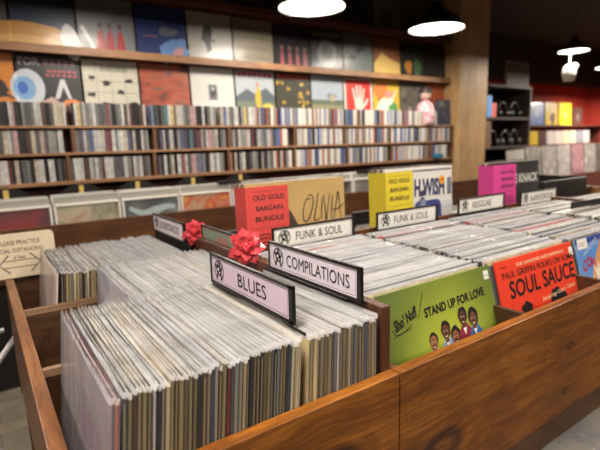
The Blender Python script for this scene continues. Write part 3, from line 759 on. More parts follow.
def art_gold(t, F):
    a = Art(F)
    a.poly([(.118, .250), (.134, .232), (.148, .205), (.165, .178), (.185, .15), (.20, .10), (.20, 0), (.08, 0), (.08, .25)], flat(rgb(58, 42, 34), .5))
    k = flat(rgb(30, 24, 20), .5); w = (.0022, .0036, .0018)
    a.stroke([(.196, .262), (.182, .262), (.170, .232), (.172, .206), (.186, .208), (.200, .236), (.205, .262), (.196, .274), (.186, .270)], w, k)
    a.stroke([(.222, .278), (.214, .240), (.206, .206), (.218, .204), (.226, .210)], w, k)
    a.stroke([(.236, .262), (.232, .235), (.230, .206)], w, k)
    a.stroke([(.240, .270), (.244, .236), (.247, .200), (.254, .236), (.262, .274)], w, k)
    a.stroke([(.272, .268), (.268, .236), (.264, .200)], w, k)
    a.stroke([(.272, .200), (.283, .240), (.292, .276), (.296, .240), (.300, .198)], w, k)
    a.stroke([(.270, .226), (.290, .228), (.312, .240)], w, k)
    a.stroke([(.160, .158), (.205, .180), (.250, .196), (.308, .197)], w, k)
    a.build(t)
bundle('gold OLIVIA sleeve bundle with a red bargain card, shrink-wrapped', .063, .56, .238, .056, GOLD, flat(rgb(214, 66, 60), .5), .124, rgb(120, 30, 30), art_gold)
def art_wish(t, F):
    a = Art(F); bl = flat(rgb(50, 60, 130), .5)
    for i in range(30): a.rect(.010+i*.010, .302, .0165+i*.010, .3075, INK)
    P = [(.128, 0), (.128, .176)]
    P += [(.128+.0, .196), (.136, .206), (.236, .208), (.250, .200), (.256, .184), (.262, 0)]
    a.poly(P, bl)
    a.oval(.164, .186, .024, .034, flat(rgb(70, 78, 120)), 18, .2, .12, 3); a.oval(.166, .196, .012, .018, flat(rgb(134, 140, 168)), 14, 0, .15, 6)
    a.oval(.166, .232, .018, .010, flat(rgb(40, 44, 80)), 14, 0, .2, 8)
    a.rect(.262, 0, .315, .20, flat(rgb(206, 206, 208)))
    a.oval(.262, .270, .014, .015, flat(rgb(238, 168, 40)), 16)
    a.oval(.262, .270, .006, .006, flat(rgb(190, 60, 30)), 10)
    a.build(t)
    text_mesh(t, 'title_lettering', 'H.WISH II', F, .126, .222, .182, .058, flat(rgb(44, 48, 96), .5), bold=.035, rot=-.02)
bundle('white sleeve bundle with blue H.WISH lettering and a yellow bargain card', .541, .56, .247, .072, flat(rgb(224, 222, 216), .4), flat(rgb(226, 204, 40), .5), .120, rgb(90, 70, 10), art_wish, 6)
def art_knack(t, F):
    text_mesh(t, 'title_lettering', 'THE KNACK', F, .088, .232, .220, .036, flat(rgb(206, 204, 198), .4), bold=.035, rot=.0)
bundle('black KNACK sleeve bundle with a bright pink bargain card', 1.094, .56, .241, .060, flat(rgb(34, 32, 34), .4), flat(rgb(222, 62, 150), .5), .150, rgb(110, 20, 70), art_knack)

# black crate on the end unit
t = thing('record_crate', 'black open crate on the end bin unit, behind the KNACK bundle', 'crate', (1.55, .62, -.10))
MB().box(0, 0, 0, .40, .012, .238).build('front_panel', M['black'], t, bevel=.002)
MB().box(0, .28, 0, .40, .292, .238).build('back_panel', M['black'], t, bevel=.002)
for x in (0, .39): MB().box(x, .012, 0, x+.01, .28, .238).build('side_panel', M['black'], t, bevel=.001)
MB().box(.01, .012, 0, .39, .28, .01).build('bottom_panel', M['black'], t)
tag(box(1.42, .52, -.24, 2.6, .98, -.101).build('storage_box', M['ply'], bevel=.002), 'low dark wooden riser under the black crate', 'box')

# ------------------------------------------------------------------ distancing notice
t = thing('notice_board', 'beige PLEASE PRACTICE SOCIAL DISTANCING notice with a double arrow', 'notice', (-.560, .982, .002), (-.06, 0, 0))
pts = []
Wd, Hd, rc = .243, .118, .012
for cx, cz, a0 in ((Wd-rc, rc, -90), (Wd-rc, Hd-rc, 0), (rc, Hd-rc, 90), (rc, rc, 180)):
    for i in range(6):
        q = math.radians(a0+90*i/5); pts.append((cx+rc*math.cos(q), cz+rc*math.sin(q)))
n = len(pts)
MB().add([(x, 0, z) for x, z in pts]+[(x, .008, z) for x, z in pts], [tuple(range(n)), tuple(range(2*n-1, n-1, -1))]+[(i, n+i, n+(i+1) % n, (i+1) % n) for i in range(n)]).build('board', flat(rgb(206, 190, 164), .5), t)
F = Face((0, 0, 0), (1, 0, 0), (0, 0, 1)); gi = flat(rgb(92, 84, 76), .6)
text_mesh(t, 'notice_lettering', 'PLEASE PRACTICE', F, .112, .088, .096, .0115, gi, bold=.01)
text_mesh(t, 'notice_lettering', 'SOCIAL DISTANCING', F, .098, .068, .116, .0110, gi, bold=.01)
text_mesh(t, 'notice_lettering', '6 Feet', F, .143, .050, .028, .009, gi, bold=.01)
a = Art(F); yc = .036
a.stroke([(.117, yc+.010), (.195, yc+.010)], .0022, gi, 2); a.stroke([(.117, yc-.008), (.195, yc-.008)], .0022, gi, 2)
for sd, tip in ((-1, .108), (1, .204)):
    a.stroke([(tip-sd*.024, yc+.026), (tip, yc+.001), (tip-sd*.024, yc-.024)], .0034, gi, 1)
a.build(t, 'printed_arrow')

# ------------------------------------------------------------------ wall shelving with CDs and LP displays
t = thing('wall_shelving', 'long wooden CD shelving along the maroon wall', 'shelving', (0, 0, 0))
X0, X1 = -.85, 3.40
for z, mt in ((.470, 'shelf'), (.320, 'shelf'), (.160, 'shelf')):
    box(X0, 2.50, z-.014 if z > .2 else z-.02, X1, 2.69, z).build('shelf_board', M[mt], t, bevel=.001)
box(X0, 2.672, .14, X1, 2.698, .56).build('back_panel', M['shelf_red'], t)
box(X0, 2.60, .471, X1, 2.671, .548).build('display_riser', M['shelf_red'], t)
UP2 = [-.49, .005, .472, .985, 1.53, 2.02, 2.54, 3.06, 3.385]; UP3 = [-.53, -.035, .460, .975, 1.527, 2.046, 2.56, 3.07, 3.385]
for xs, z0, z1 in ((UP2, .3205, .4555), (UP3, .1605, .3055)):
    for x in xs: box(x-.009, 2.503, z0, x+.009, 2.671, z1).build('upright', M['upright'], t)
for nm, z, lb in (('display_ledge', .895, 'long wooden ledge carrying the upper row of displayed sleeves'), ('display_ledge', 1.262, 'topmost ledge, painted dark for the unlit zone above the lamps')):
    q = thing(nm, lb, 'shelf', (0, 0, 0), group='wall display ledges')
    box(X0, 2.56, z-.018, X1, 2.698, z+.002).build('ledge_board', M['shelf'] if z < 1 else M['shelf_red'], q, bevel=.001)  # top ledge takes darker maroon wood, painting in the gloom above the lamps
    box(X0, 2.552, z-.028, X1, 2.562, z+.016).build('ledge_lip', M['shelf'] if z < 1 else M['shelf_red'], q, bevel=.001)
    box(X0, 2.66, z-.05, X1, 2.698, z-.019).build('ledge_cleat', M['shelf_red'], q)

CDP = {'white': [rgb(206, 202, 196), rgb(190, 188, 182)], 'grey': [rgb(120, 118, 116), rgb(92, 92, 94), rgb(146, 144, 140)], 'black': [rgb(34, 32, 34), rgb(50, 46, 46)],
       'cream': [rgb(196, 180, 150)], 'red': [rgb(150, 54, 54), rgb(128, 40, 44)], 'orange': [rgb(206, 110, 50)], 'yellow': [rgb(210, 180, 60)],
       'blue': [rgb(70, 92, 150), rgb(96, 120, 168)], 'teal': [rgb(60, 130, 140)], 'brown': [rgb(96, 66, 50)], 'purple': [rgb(96, 76, 110)], 'pink': [rgb(196, 140, 140)]}
CDW = [('white', 24), ('grey', 34), ('black', 16), ('cream', 9), ('red', 3.5), ('orange', 1.6), ('yellow', 1.6), ('blue', 4), ('teal', 1.5), ('brown', 5), ('purple', 3), ('pink', 3)]
CDM = []
for w in (.0102, .0125, .0155, .021):
    b = MB(); D_, Hh = .142, .125; c = .0012
    b.box(0, .0015, 0, w, D_, Hh)                                   # the case
    b.box(c, 0, c*2, w-c, .0016, Hh-c*2)                             # its spine insert
    b.box(0, .0, Hh-.0022, w, .0016, Hh).box(0, 0, 0, w, .0016, .0022)
    me = bpy.data.meshes.new('cd_case'); me.from_pydata(b.v, [], b.f); me.materials.append(M['cd']); me.update(); CDM.append((w, me))
CDs = []
NTH = ['first', 'second', 'third', 'fourth', 'fifth', 'sixth', 'seventh', 'eighth', 'ninth', 'tenth']
def run(xs, z, tier):
    for bi in range(len(xs)-1):
        x = xs[bi]+.011; end = xs[bi+1]-.011-(.0 if z > .4 else R.choice([.0, .012, .03]))
        while True:
            w, me = R.choice(CDM[1:] + CDM[2:]+CDM[:1])
            if x+w > end: break
            CDs.append((x, z, w, me, tier, bi)); x += w+.0011
run([X0, X0+.45, 0, .45, .92, 1.4, 1.9, 2.4, 2.92, 3.18], .4705, 'top shelf')
run([X0]+UP2, .3205, 'middle shelf'); run([X0]+UP3, .1605, 'bottom shelf')
CDs = [c for c in CDs if c[0] > -.50]
CDs.sort(key=lambda c: (Vector((c[0], 2.5, c[1]))-Vector((-.47, -.44, .33))).length)
restb = MB(); rest_m = [flat(rgb(196, 192, 184), .4), flat(rgb(120, 118, 114), .4), flat(rgb(44, 42, 42), .4), flat(rgb(150, 90, 70), .4), flat(rgb(84, 100, 140), .4)]
for i, (x, z, w, me, tier, bi) in enumerate(CDs):
    y = 2.508+R.uniform(0, .006)
    if i < 296:
        k = pick(CDW)
        o = bpy.data.objects.new('cd_case', me); C.objects.link(o); o.location = (x, y, z); cc = R.choice(CDP[k]); gv = sum(cc)/3; o.color = (*[.86*(.6*q+.4*gv) for q in cc], 1)
        tag(o, f'{k} CD case on the {tier} of the wall, {NTH[bi]} bay', 'CD', f'CD cases on the {tier}')
    else:
        restb.box(x, y, z, x+w, y+.142, z+.125, R.choice([0, 0, 0, 1, 1, 2, 3, 4]))
tag(restb.build('cd_cases', rest_m), 'remaining CD cases on the wall shelves, towards the pale column', 'CDs', kind='stuff')
print('cds', len(CDs))

LPB = .548
def wall_lp(x, z, label, body, fn=None, group='displayed sleeves on the lower ledge', w=.322, y=2.628):
    t = thing('displayed_album', label, 'record', (x, y, z), (-.06, 0, 0), group)
    MB().box(0, 0, 0, w, .004, w).build('record_jacket', body, t, bevel=.0006)
    MB().box(-.003, -.0016, 0, w+.003, -.0014, w+.004).build('plastic_sleeve', GLOSS, t)
    if fn:
        a = Art(Face((0, 0, 0), (1, 0, 0), (0, 0, 1))); fn(a, t, w); a.build(t)
    return t
GLOSS = bag_mat('display_film', .03, rough=.25, bump=.2, fres=1., milk=.1, scale=12, stretch=(1, 1, 1))
def f_(c, **k): return flat(rgb(*c), .45, .2)
def a_orange(a, t, w):
    a.oval(.20, .15, .10, .05, f_((40, 24, 26)), 20, -.5, .25, 3); a.oval(.16, .20, .05, .04, f_((60, 30, 40)), 14, 0, .3, 4)
    a.stroke([(.22, .13), (.27, .10), (.31, .075)], .012, f_((50, 28, 26)))
def a_eye(a, t, w):
    a.oval(.045, .135, .085, .105, f_((206, 214, 222)), 30); a.oval(.03, .135, .055, .065, f_((130, 176, 220)), 26); a.oval(.02, .135, .026, .034, f_((60, 110, 200)), 20)
    a.poly([(.175, .08), (.215, .19), (.235, .19), (.265, .08), (.248, .08), (.225, .15), (.20, .08)], f_((214, 214, 218)))
    a.poly([(.0, 0), (.322, 0), (.322, .07), (.30, .055), (.25, .05), (.20, .06), (.16, .09), (.12, .07), (.06, .05), (0, .04)], f_((206, 172, 166)))
    a.poly([(.20, .045), (.23, .075), (.28, .08), (.31, .06), (.29, .03)], f_((224, 140, 80)))
    text_mesh(t, 'title_lettering', 'FOR', a.face, .012, .262, .105, .04, f_((196, 184, 186)), bold=.02)
    for i in range(5):
        for j in range(2): a.rect(.135+i*.035, .268-j*.001, .160+i*.035, .300, f_((150, 110, 118)))
    for i in range(6):
        a.rect(.15+i*.027, .228, .168+i*.027, .238, f_((214, 84, 100))); a.rect(.14+i*.029, .206, .158+i*.029, .216, f_((214, 84, 100)))
def a_grid(a, t, w):
    k = f_((92, 90, 84)); d = f_((38, 36, 34))
    for i in range(5): a.rect(.004, .06+i*.065, w-.004, .062+i*.065, k)
    for i in range(4): a.rect(.076+i*.082, .004, .078+i*.082, w-.004, k)
    for i in range(3): a.rect(.10, .275-i*.012, .26, .280-i*.012, k)
    for (x, z, s) in [(.02, .10, 1), (.10, .045, 2), (.19, .12, 3), (.25, .19, 4), (.11, .17, 5), (.26, .05, 6), (.03, .20, 7), (.19, .03, 8)]:
        a.oval(x+.02, z+.01, .024, .014, d, 12, 0, .35, s)
def a_white(a, t, w):
    a.rect(.125, .10, .190, .205, f_((110, 108, 112))); a.oval(.158, .150, .02, .036, f_((40, 40, 46)), 14, 0, .2, 2); a.oval(.158, .175, .01, .013, f_((190, 180, 176)), 10)
def a_land(a, t, w):
    a.rect(0, 0, w, .13, f_((110, 122, 100))); a.poly([(0, .13), (.09, .19), (.16, .15), (.25, .2), (w, .14), (w, .10), (0, .1)], f_((82, 96, 104)))
    a.oval(.18, .12, .026, .085, f_((206, 176, 60)), 14, 0, .15, 3); a.oval(.18, .22, .014, .02, f_((190, 140, 110)), 10)
    a.oval(.26, .05, .05, .03, f_((200, 190, 90)), 12, 0, .3, 5)
    for i in range(7): a.rect(.02+i*.042, .275, .052+i*.042, .308, f_((200, 70, 74)))
def a_flow(a, t, w):
    for i in range(26):
        a.oval(R.uniform(.02, .30), R.uniform(.02, .25), .016, .014, f_(R.choice([(212, 178, 56), (190, 150, 44), (60, 60, 34)])), 10, 0, .3, i)
    for i in range(7): a.rect(.02+i*.042, .275, .052+i*.042, .308, f_((196, 70, 60)))
def a_field(a, t, w):
    a.rect(0, 0, w, .09, f_((150, 146, 110))); a.rect(0, .09, w, .13, f_((104, 116, 92))); a.oval(.2, .16, .05, .025, f_((140, 146, 150)), 12, 0, .2, 2)
    a.rect(.19, .12, .23, .17, f_((196, 178, 130)))
def a_hand(a, t, w):
    a.rect(.022, .0, w-.022, w-.02, f_((222, 50, 40))); h = f_((222, 206, 196))
    a.oval(.165, .105, .052, .062, h, 20)
    for x0, x1, z in ((.125, .10, .235), (.150, .142, .262), (.176, .182, .262), (.200, .222, .236)): a.stroke([(x0, .12), ((x0+x1)/2, (z+.12)/2), (x1, z)], .022, h)
    a.stroke([(.20, .075), (.235, .105), (.262, .150)], .024, h); a.rect(.135, .0, .195, .07, h)
def a_abs(a, t, w):
    a.oval(.09, .22, .09, .08, f_((220, 130, 60)), 16, .3, .2, 1); a.oval(.14, .10, .10, .05, f_((222, 222, 214)), 16, .6, .25, 2)
    a.oval(.24, .07, .06, .06, f_((90, 160, 90)), 16, 0, .2, 3); a.oval(.20, .20, .05, .035, f_((226, 150, 150)), 14, 0, .3, 4); a.stroke([(.03, .06), (.12, .16), (.2, .13), (.29, .24)], .014, f_((240, 236, 220)))
def a_small(a, t, w):
    for i in range(9): a.oval(R.uniform(.03, .29), R.uniform(.05, .28), R.uniform(.02, .045), R.uniform(.02, .04), f_(R.choice([(110, 108, 112), (128, 120, 100), (74, 74, 84), (150, 146, 140)])), 12, 0, .3, i)
low = [(-1, 'orange sleeve with a dark figure, lowest ledge', f_((216, 130, 44)), a_orange),
       (0, 'black FOR sleeve with a big pale blue eyeball', f_((36, 34, 38)), a_eye),
       (1, 'cream sleeve printed with a grid of small black drawings', f_((206, 202, 184)), a_grid),
       (2, 'fiery orange and brown mottled sleeve', mottled([rgb(84, 54, 50), rgb(150, 66, 48), rgb(186, 92, 60), rgb(104, 86, 84)], 6, .45, .2, (1, 1, 2)), None),
       (3, 'plain white sleeve with one small grey photo in its middle', f_((216, 214, 208)), a_white),
       (4, 'landscape sleeve with a yellow figure and red title', f_((176, 184, 190)), a_land),
       (5, 'dark sleeve full of yellow flowers under a red title', f_((56, 56, 40)), a_flow),
       (6, 'pale sky sleeve with a green field', f_((176, 190, 204)), a_field),
       (7, 'red sleeve with a white open hand and white border', f_((226, 220, 214)), a_hand),
       (8, 'yellow sleeve with orange, green and white shapes', f_((222, 186, 60)), a_abs),
       (9, 'olive grey sleeve with a busy small print', f_((104, 100, 84)), a_small),
       (10, 'orange sleeve half hidden by the pink and white figure', f_((202, 96, 50)), None)]
for k, lb, b, fn in low: wall_lp(-.220+.336*k-.002, LPB, lb, b, fn)
def u_sun(a, t, w):
    a.oval(.07, .085, .22, .055, f_((206, 150, 74)), 26, -.03, .03, 1); a.oval(.05, .03, .2, .04, f_((222, 176, 104)), 20)
    a.oval(.29, .05, .05, .1, f_((206, 206, 204)), 16, .2, .1, 3)  # pale oval paints a lamp's glare onto the sleeve
def u_red(a, t, w):
    for i, x in enumerate((.12, .175, .235)): a.poly([(x-.03, 0), (x+.03, 0), (x+.022, .10), (x+.005, .15), (x-.018, .11)], f_((176, 60, 62))); a.oval(x+.002, .165, .012, .016, f_((90, 60, 56)), 10)
    a.stroke([(.02, .15), (.05, .09), (.09, 0)], .02, f_((226, 222, 218)))
def u_blue(a, t, w):
    a.oval(.23, .05, .11, .07, f_((104, 148, 210)), 20, .5, .15, 1); a.oval(.20, .17, .06, .03, f_((110, 116, 120)), 14, 0, .25, 2); a.oval(.26, .04, .03, .05, f_((206, 150, 150)), 14, -.6, .2, 3)
    a.rect(.04, .13, .13, .135, f_((190, 120, 120))); a.rect(.02, .22, .18, .224, f_((90, 110, 150)))
def u_dark(a, t, w): a.oval(.14, .16, .035, .09, f_((50, 48, 50)), 14, 0, .3, 1); a.rect(.09, .14, .2, .15, f_((70, 66, 66)))
def u_lines(a, t, w):
    for i in range(7): a.rect(.03, .05+i*.035, .28, .058+i*.035, f_(((130, 118, 92), (170, 150, 110))[i % 2]))
def u_pink(a, t, w):
    for i in range(4): a.poly([(.04+i*.07, 0), (.09+i*.07, 0), (.075+i*.07, .12), (.055+i*.07, .13)], f_((168, 90, 96))); a.oval(.065+i*.07, .15, .014, .018, f_((150, 104, 90)), 10)
def u_face(a, t, w): a.oval(.16, .14, .10, .11, f_((120, 124, 122)), 20, 0, .1, 1); a.oval(.16, .15, .05, .055, f_((80, 84, 84)), 16, 0, .2, 2); a.rect(.02, .27, .3, .30, f_((118, 118, 70)))
def u_half(a, t, w): a.poly([(0, 0), (w, 0), (w, .12), (.2, .15), (.1, .2), (0, .1)], f_((224, 190, 110)))
def u_green(a, t, w): a.oval(.10, .10, .05, .06, f_((216, 140, 50)), 14, 0, .2, 1); a.oval(.22, .10, .05, .08, f_((80, 120, 70)), 14, 0, .2, 2)
up = [(-1, 'dull grey sleeve at the upper ledge end', f_((92, 88, 92)), a_small), (0, 'navy sleeve with a golden disc and painted white lamp glare', f_((44, 58, 84)), u_sun),
      (1, 'grey-white sleeve with three red figures', f_((132, 134, 138)), u_red), (2, 'deep blue sleeve with a light blue cloud', f_((34, 54, 116)), u_blue),
      (3, 'whitish sleeve with a thin dark figure', f_((186, 182, 174)), u_dark), (4, 'beige sleeve with ruled lines of print', f_((150, 142, 124)), u_lines),
      (5, 'black sleeve with pink figures', f_((34, 32, 40)), u_pink), (6, 'dark sleeve with a big grey face and olive title', f_((50, 54, 56)), u_face),
      (7, 'grey-green sleeve on the upper ledge', f_((108, 120, 116)), a_small), (8, 'brown-orange sleeve with a yellow lower half', f_((150, 92, 58)), u_half),
      (9, 'dark green sleeve with an orange spot', f_((34, 44, 34)), u_green), (10, 'dark sleeve with a small white figure, by the column', f_((54, 50, 50)), u_dark)]
for k, lb, b, fn in up: wall_lp(-.220+.336*k-.002, .898, lb, b, fn, 'displayed sleeves on the upper ledge')
for k, lb, c1, c2 in [(2, 'brown sleeve on the topmost ledge', (60, 40, 34), (120, 70, 40)), (3, 'dark sleeve with yellow and red spots, topmost ledge', (50, 30, 26), (190, 130, 40)),
                      (4, 'plum sleeve on the topmost ledge', (66, 44, 54), (90, 60, 70)), (5, 'grey sleeve on the topmost ledge, above the lamp', (84, 80, 82), (50, 48, 50)), (6, 'mauve sleeve on the topmost ledge', (96, 66, 80), (70, 50, 60)),
                      (7, 'charcoal sleeve with a dark cone shape, topmost ledge', (58, 54, 56), (30, 28, 30)), (8, 'taupe sleeve on the topmost ledge', (110, 94, 86), (80, 70, 66)), (9, 'dim brown sleeve on the topmost ledge, near the column', (80, 66, 58), (50, 40, 38))]:
    wall_lp(-.220+.336*k-.002, 1.266, lb, f_(c1), (lambda cc, kk: (lambda a, t, w: a.oval(.15, .12, .09, .08, f_(cc), 16, 0, .3, kk)))(c2, k), 'displayed sleeves on the topmost ledge')
# standing figure cut-out and small sleeve at the column end
t = thing('doll', 'pink and white doll standing on the CD shelf by the column', 'doll', (3.05, 2.56, .4705))
MB().lathe([(.0, 0), (.075, 0), (.085, .03), (.09, .12), (.07, .19), (.03, .225), (0, .23)], n=20).build('body', mottled([rgb(206, 60, 80), rgb(230, 206, 210), rgb(214, 120, 140)], 14, .5, .1), t, smooth=True)
MB().lathe([(0, .225), (.04, .235), (.055, .275), (.045, .315), (0, .33)], n=18).build('head', flat(rgb(206, 176, 160), .5), t, smooth=True)
MB().lathe([(.058, .29), (.06, .31), (.04, .345), (0, .355)], n=18).build('hair', flat(rgb(60, 46, 44), .5), t, smooth=True)
wall_lp(3.20, .4705, 'small dark blue and grey sleeve leaning against the column', f_((70, 80, 110)), a_small, w=.24, y=2.55)
tag(box(3.1, 2.47, .162, 3.22, 2.50, .20).build('price_tag', flat(rgb(40, 110, 140), .4), bevel=.002), 'teal tag standing on the bottom shelf edge near the column', 'tag')

# ------------------------------------------------------------------ rack below the wall shelving
t = thing('wall_rack', 'long brown record rack under the CD shelving', 'record rack', (0, 0, 0))
box(-1.2, 2.15, -.30, 3.4, 2.17, -.035).build('front_board', M['rack'], t, bevel=.0015)
box(-1.2, 2.66, -.30, 3.4, 2.68, .12).build('back_board', M['shelf_red'], t)
box(-1.2, 2.17, -.30, 3.4, 2.66, -.28).build('bottom_board', M['ply'], t)
box(-1.2, 2.2, FLOOR, 3.4, 2.66, -.305).build('plinth', M['ceil'], t)
covers = [(-1, 'dark plum sleeve at the rack front, left of the notice', mottled([rgb(58, 48, 56), rgb(78, 66, 74), rgb(140, 60, 60)], 4, .4, .2)),
          (0, 'grey, cream and red sleeve at the rack front', mottled([rgb(96, 96, 84), rgb(150, 146, 122), rgb(186, 176, 150), rgb(180, 84, 70)], 6, .4, .2)),
          (1, 'dark grey sleeve with a pale fish shape at the rack front', mottled([rgb(70, 74, 78), rgb(96, 100, 100), rgb(170, 178, 170)], 4, .4, .2)),
          (2, 'beige and red sleeve at the rack front behind the bow', mottled([rgb(130, 122, 112), rgb(186, 160, 130), rgb(196, 84, 60), rgb(206, 190, 80)], 7, .4, .2)),
          (3, 'yellow and grey sleeve at the rack front, beside the gold bundle', mottled([rgb(120, 116, 104), rgb(206, 190, 90), rgb(70, 68, 70)], 8, .4, .2)),
          (4, 'white and brown sleeve at the rack front, behind the gold bundle', mottled([rgb(196, 190, 180), rgb(206, 204, 200), rgb(120, 96, 84)], 6, .4, .2)),
          (5, 'pale sleeve at the rack front between the two bundles', mottled([rgb(190, 186, 180), rgb(150, 140, 134), rgb(70, 64, 62)], 6, .4, .2)),
          (6, 'grey sleeve at the rack front behind the yellow card', mottled([rgb(150, 146, 140), rgb(110, 104, 100)], 6, .4, .2)),
          (7, 'brownish grey sleeve at the rack front, near the column', mottled([rgb(120, 106, 98), rgb(84, 76, 72)], 6, .4, .2)),
          (8, 'dark grey sleeve at the rack front under the column', mottled([rgb(90, 84, 80), rgb(60, 56, 54)], 6, .4, .2))]
for k, lb, m in covers:
    x = -.165+.335*k
    t = thing('rack_album', lb, 'record', (x, 2.190, -.262), (-.03, 0, 0), 'front sleeves of the wall rack')
    MB().box(0, 0, 0, W, .005, W).build('record_jacket', m, t, bevel=.0006)
    fr = MB().box(-.007, -.003, 0, .004, .004, W+.010).box(W-.004, -.003, 0, W+.007, .004, W+.010).box(-.007, -.003, W+.001, W+.007, .02, W+.010)
    fr.build('white_surround', M['white'], t, bevel=.001)
    if k == 1:
        a = Art(Face((0, 0, 0), (1, 0, 0), (0, 0, 1))); a.stroke([(.03, .27), (.10, .235), (.17, .245), (.24, .26), (.29, .255)], (.02, .045, .02), f_((170, 186, 190))); a.build(t)
for i, x in enumerate((-.36, 0.0, .31, .66, 1.0)):
    t = thing('disc_divider', ['black disc divider with gold tab above the dark plum sleeve', 'black disc divider with gold tab above the grey, cream and red sleeve', 'black disc divider with gold tab above the fish sleeve',
                               'black disc divider with gold tab above the beige and red sleeve', 'black disc divider with gold tab beside the gold bundle'][i], 'divider', (x, 2.40, -.20), (0, 0, 0), 'black disc dividers in the wall rack')
    n = 36; r = .150; cz = .198
    MB().add([(r*math.cos(2*math.pi*j/n), y, cz+r*math.sin(2*math.pi*j/n)) for y in (0, .005) for j in range(n)],
             [tuple(range(n)), tuple(range(2*n-1, n-1, -1))]+[(j, n+j, n+(j+1) % n, (j+1) % n) for j in range(n)]).build('disc', M['black'], t)
    MB().box(-.012, -.003, .288, .012, -.0005, .338).build('gold_tab', flat(rgb(206, 176, 96), .35, .3), t)
for i, x in enumerate((.75, 1.9)):
    tag(box(x, 2.205, .096, x+.16, 2.235, .116).build('record_divider', M['black'], bevel=.002), ['black plastic divider lying on the white sleeves by the gold bundle', 'black plastic divider on the white sleeves between the bundles'][i], 'divider')
# black blocks in the rear half of the counter
tag(box(.10, .78, .042, .27, .80, .085).build('record_divider', M['black'], bevel=.002), 'black plastic divider behind the larger red bow', 'divider')
tag(box(.62, .80, .042, .80, .82, .085).build('record_divider', M['black'], bevel=.002), 'black plastic divider in the gap between gold and white bundles', 'divider')

# folding stand in the aisle at the left
t = thing('folding_stand', 'pale metal folding stand with crossed legs beside the bin side board', 'stand', (-.60, 1.22, FLOOR))
for nm, p, q in (('crossbar', (-.35, 0, .632), (.14, 0, .637)), ('crossed_leg', (-.30, .01, .70), (.26, .01, .02)), ('crossed_leg', (.22, -.01, .68), (-.30, -.01, .02)), ('foot_bar', (-.36, 0, .02), (.32, 0, .02))):
    MB().tube([p, q], .008, 10).build(nm, flat(rgb(176, 176, 176), .4, 0, .5), t, smooth=True)

# ------------------------------------------------------------------ far corner
t = thing('display_cabinet', 'dark brown display shelving standing right of the pale column', 'shelving', (4.50, 2.9, FLOOR))
for x in (0, .95): box(x, 0, 0, x+.03, .40, 1.80).build('side_panel', M['darkwood'], t)
for z in (.02, .55, 1.05, 1.40, 1.78): box(.03, 0, z, .95, .40, z+.03).build('shelf_board', M['darkwood'], t)
box(.03, .38, .05, .95, .40, 1.78).build('back_panel', M['ceil'], t)
box(-.001, -.012, 1.06, .11, -.001, 1.38).build('end_panel', M['upright'], t)
tag(MB().box(0, 0, 0, .13, .02, .25).build('magazine', flat(rgb(70, 140, 206), .4), None, (4.54, 2.93, FLOOR+1.431)), 'blue magazine on the dark shelving beside the column', 'magazine')
tag(MB().box(0, 0, 0, .11, .02, .17).build('magazine', flat(rgb(206, 96, 70), .4), None, (4.72, 2.97, FLOOR+1.431)), 'reddish magazine on the dark shelving beside the blue one', 'magazine')
tag(MB().box(0, 0, 0, .12, .03, .20).build('magazine', flat(rgb(190, 84, 60), .4), None, (4.54, 2.93, FLOOR+1.081)), 'salmon box low on the dark shelving beside the column', 'box')
for i, (x, z) in enumerate(((.30, 1.08), (.58, 1.08), (.50, 1.43), (.76, 1.43), (.78, 1.08))):
    q = thing('headphones', ['black headphones, lower shelf near the column', 'black headphones, middle of the lower shelf', 'black headphones on the upper dark shelf', 'black headphones at the upper shelf end', 'black headphones at the lower shelf end'][i], 'headphones', (4.5+x, 3.0, FLOOR+z+.002), group='black headphones on the dark shelving')
    MB().tube([(.085*math.cos(a), 0, .09+.10*math.sin(a)) for a in [math.pi*j/10 for j in range(11)]], .012, 8).build('headband', M['black'], q, smooth=True)
    for s in (-1, 1): MB().tube([(s*.065, 0, .05), (s*.11, 0, .05)], .05, 14).build('ear_cup', M['black'], q, smooth=True)
t = thing('folded_screen', 'grey ribbed panel standing above the dark shelving', 'panel', (5.0, 2.95, FLOOR+1.811))
for i in range(7): box(i*.07, 0, 0, i*.07+.055, .03, .30).build('slat', flat(rgb(92, 86, 76), .6), t)
box(0, .03, .05, .48, .04, .25).build('back_rail', M['upright'], t)

t = thing('red_wall_shelf', 'two-tier brown shelf on the red wall', 'shelf', (0, 0, 0))
box(7.35, 4.0, .505, 10.3, 4.398, .535).build('shelf_board', M['shelf_red'], t)
box(7.35, 3.95, .13, 10.3, 4.398, .19).build('shelf_board', M['shelf_red'], t)
for x in (7.35, 10.27): box(x, 4.1, .19, x+.03, 4.398, .505).build('bracket', M['shelf_red'], t)
for i, (x, w, h, c, lb) in enumerate([(7.42, .20, .34, (150, 140, 130), 'greyish magazine at the near end of the red wall shelf'), (7.66, .45, .40, (66, 132, 196), 'light blue magazine on the red wall shelf'),
                                      (8.16, .44, .41, (206, 188, 80), 'yellow magazine with a dark figure on the red wall shelf'), (8.66, .46, .42, (222, 222, 40), 'plain lemon yellow magazine on the red wall shelf'), (9.20, .36, .34, (74, 58, 52), 'dark brown magazine on the red wall shelf')]):
    q = thing('magazine', lb, 'magazine', (x, 4.12, .536), (-.06, 0, 0), 'magazines on the red wall shelf')
    MB().box(0, 0, 0, w, .012, h).build('pages', flat(rgb(*c), .4, .3), q)
    a = Art(Face((0, 0, 0), (1, 0, 0), (0, 0, 1)))
    if i == 2: a.oval(w*.6, h*.3, .09, .11, f_((90, 70, 60)), 14, 0, .2, 1); a.oval(w*.62, h*.7, .06, .07, f_((206, 180, 150)), 12)
    elif i == 1: a.rect(w*.35, h*.4, w*.65, h*.9, f_((170, 200, 226)))
    else: a.oval(w*.5, h*.45, .06, .07, f_((190, 186, 120) if i == 3 else (110, 100, 96)), 12, 0, .2, 1)
    a.build(q)
x = 7.52
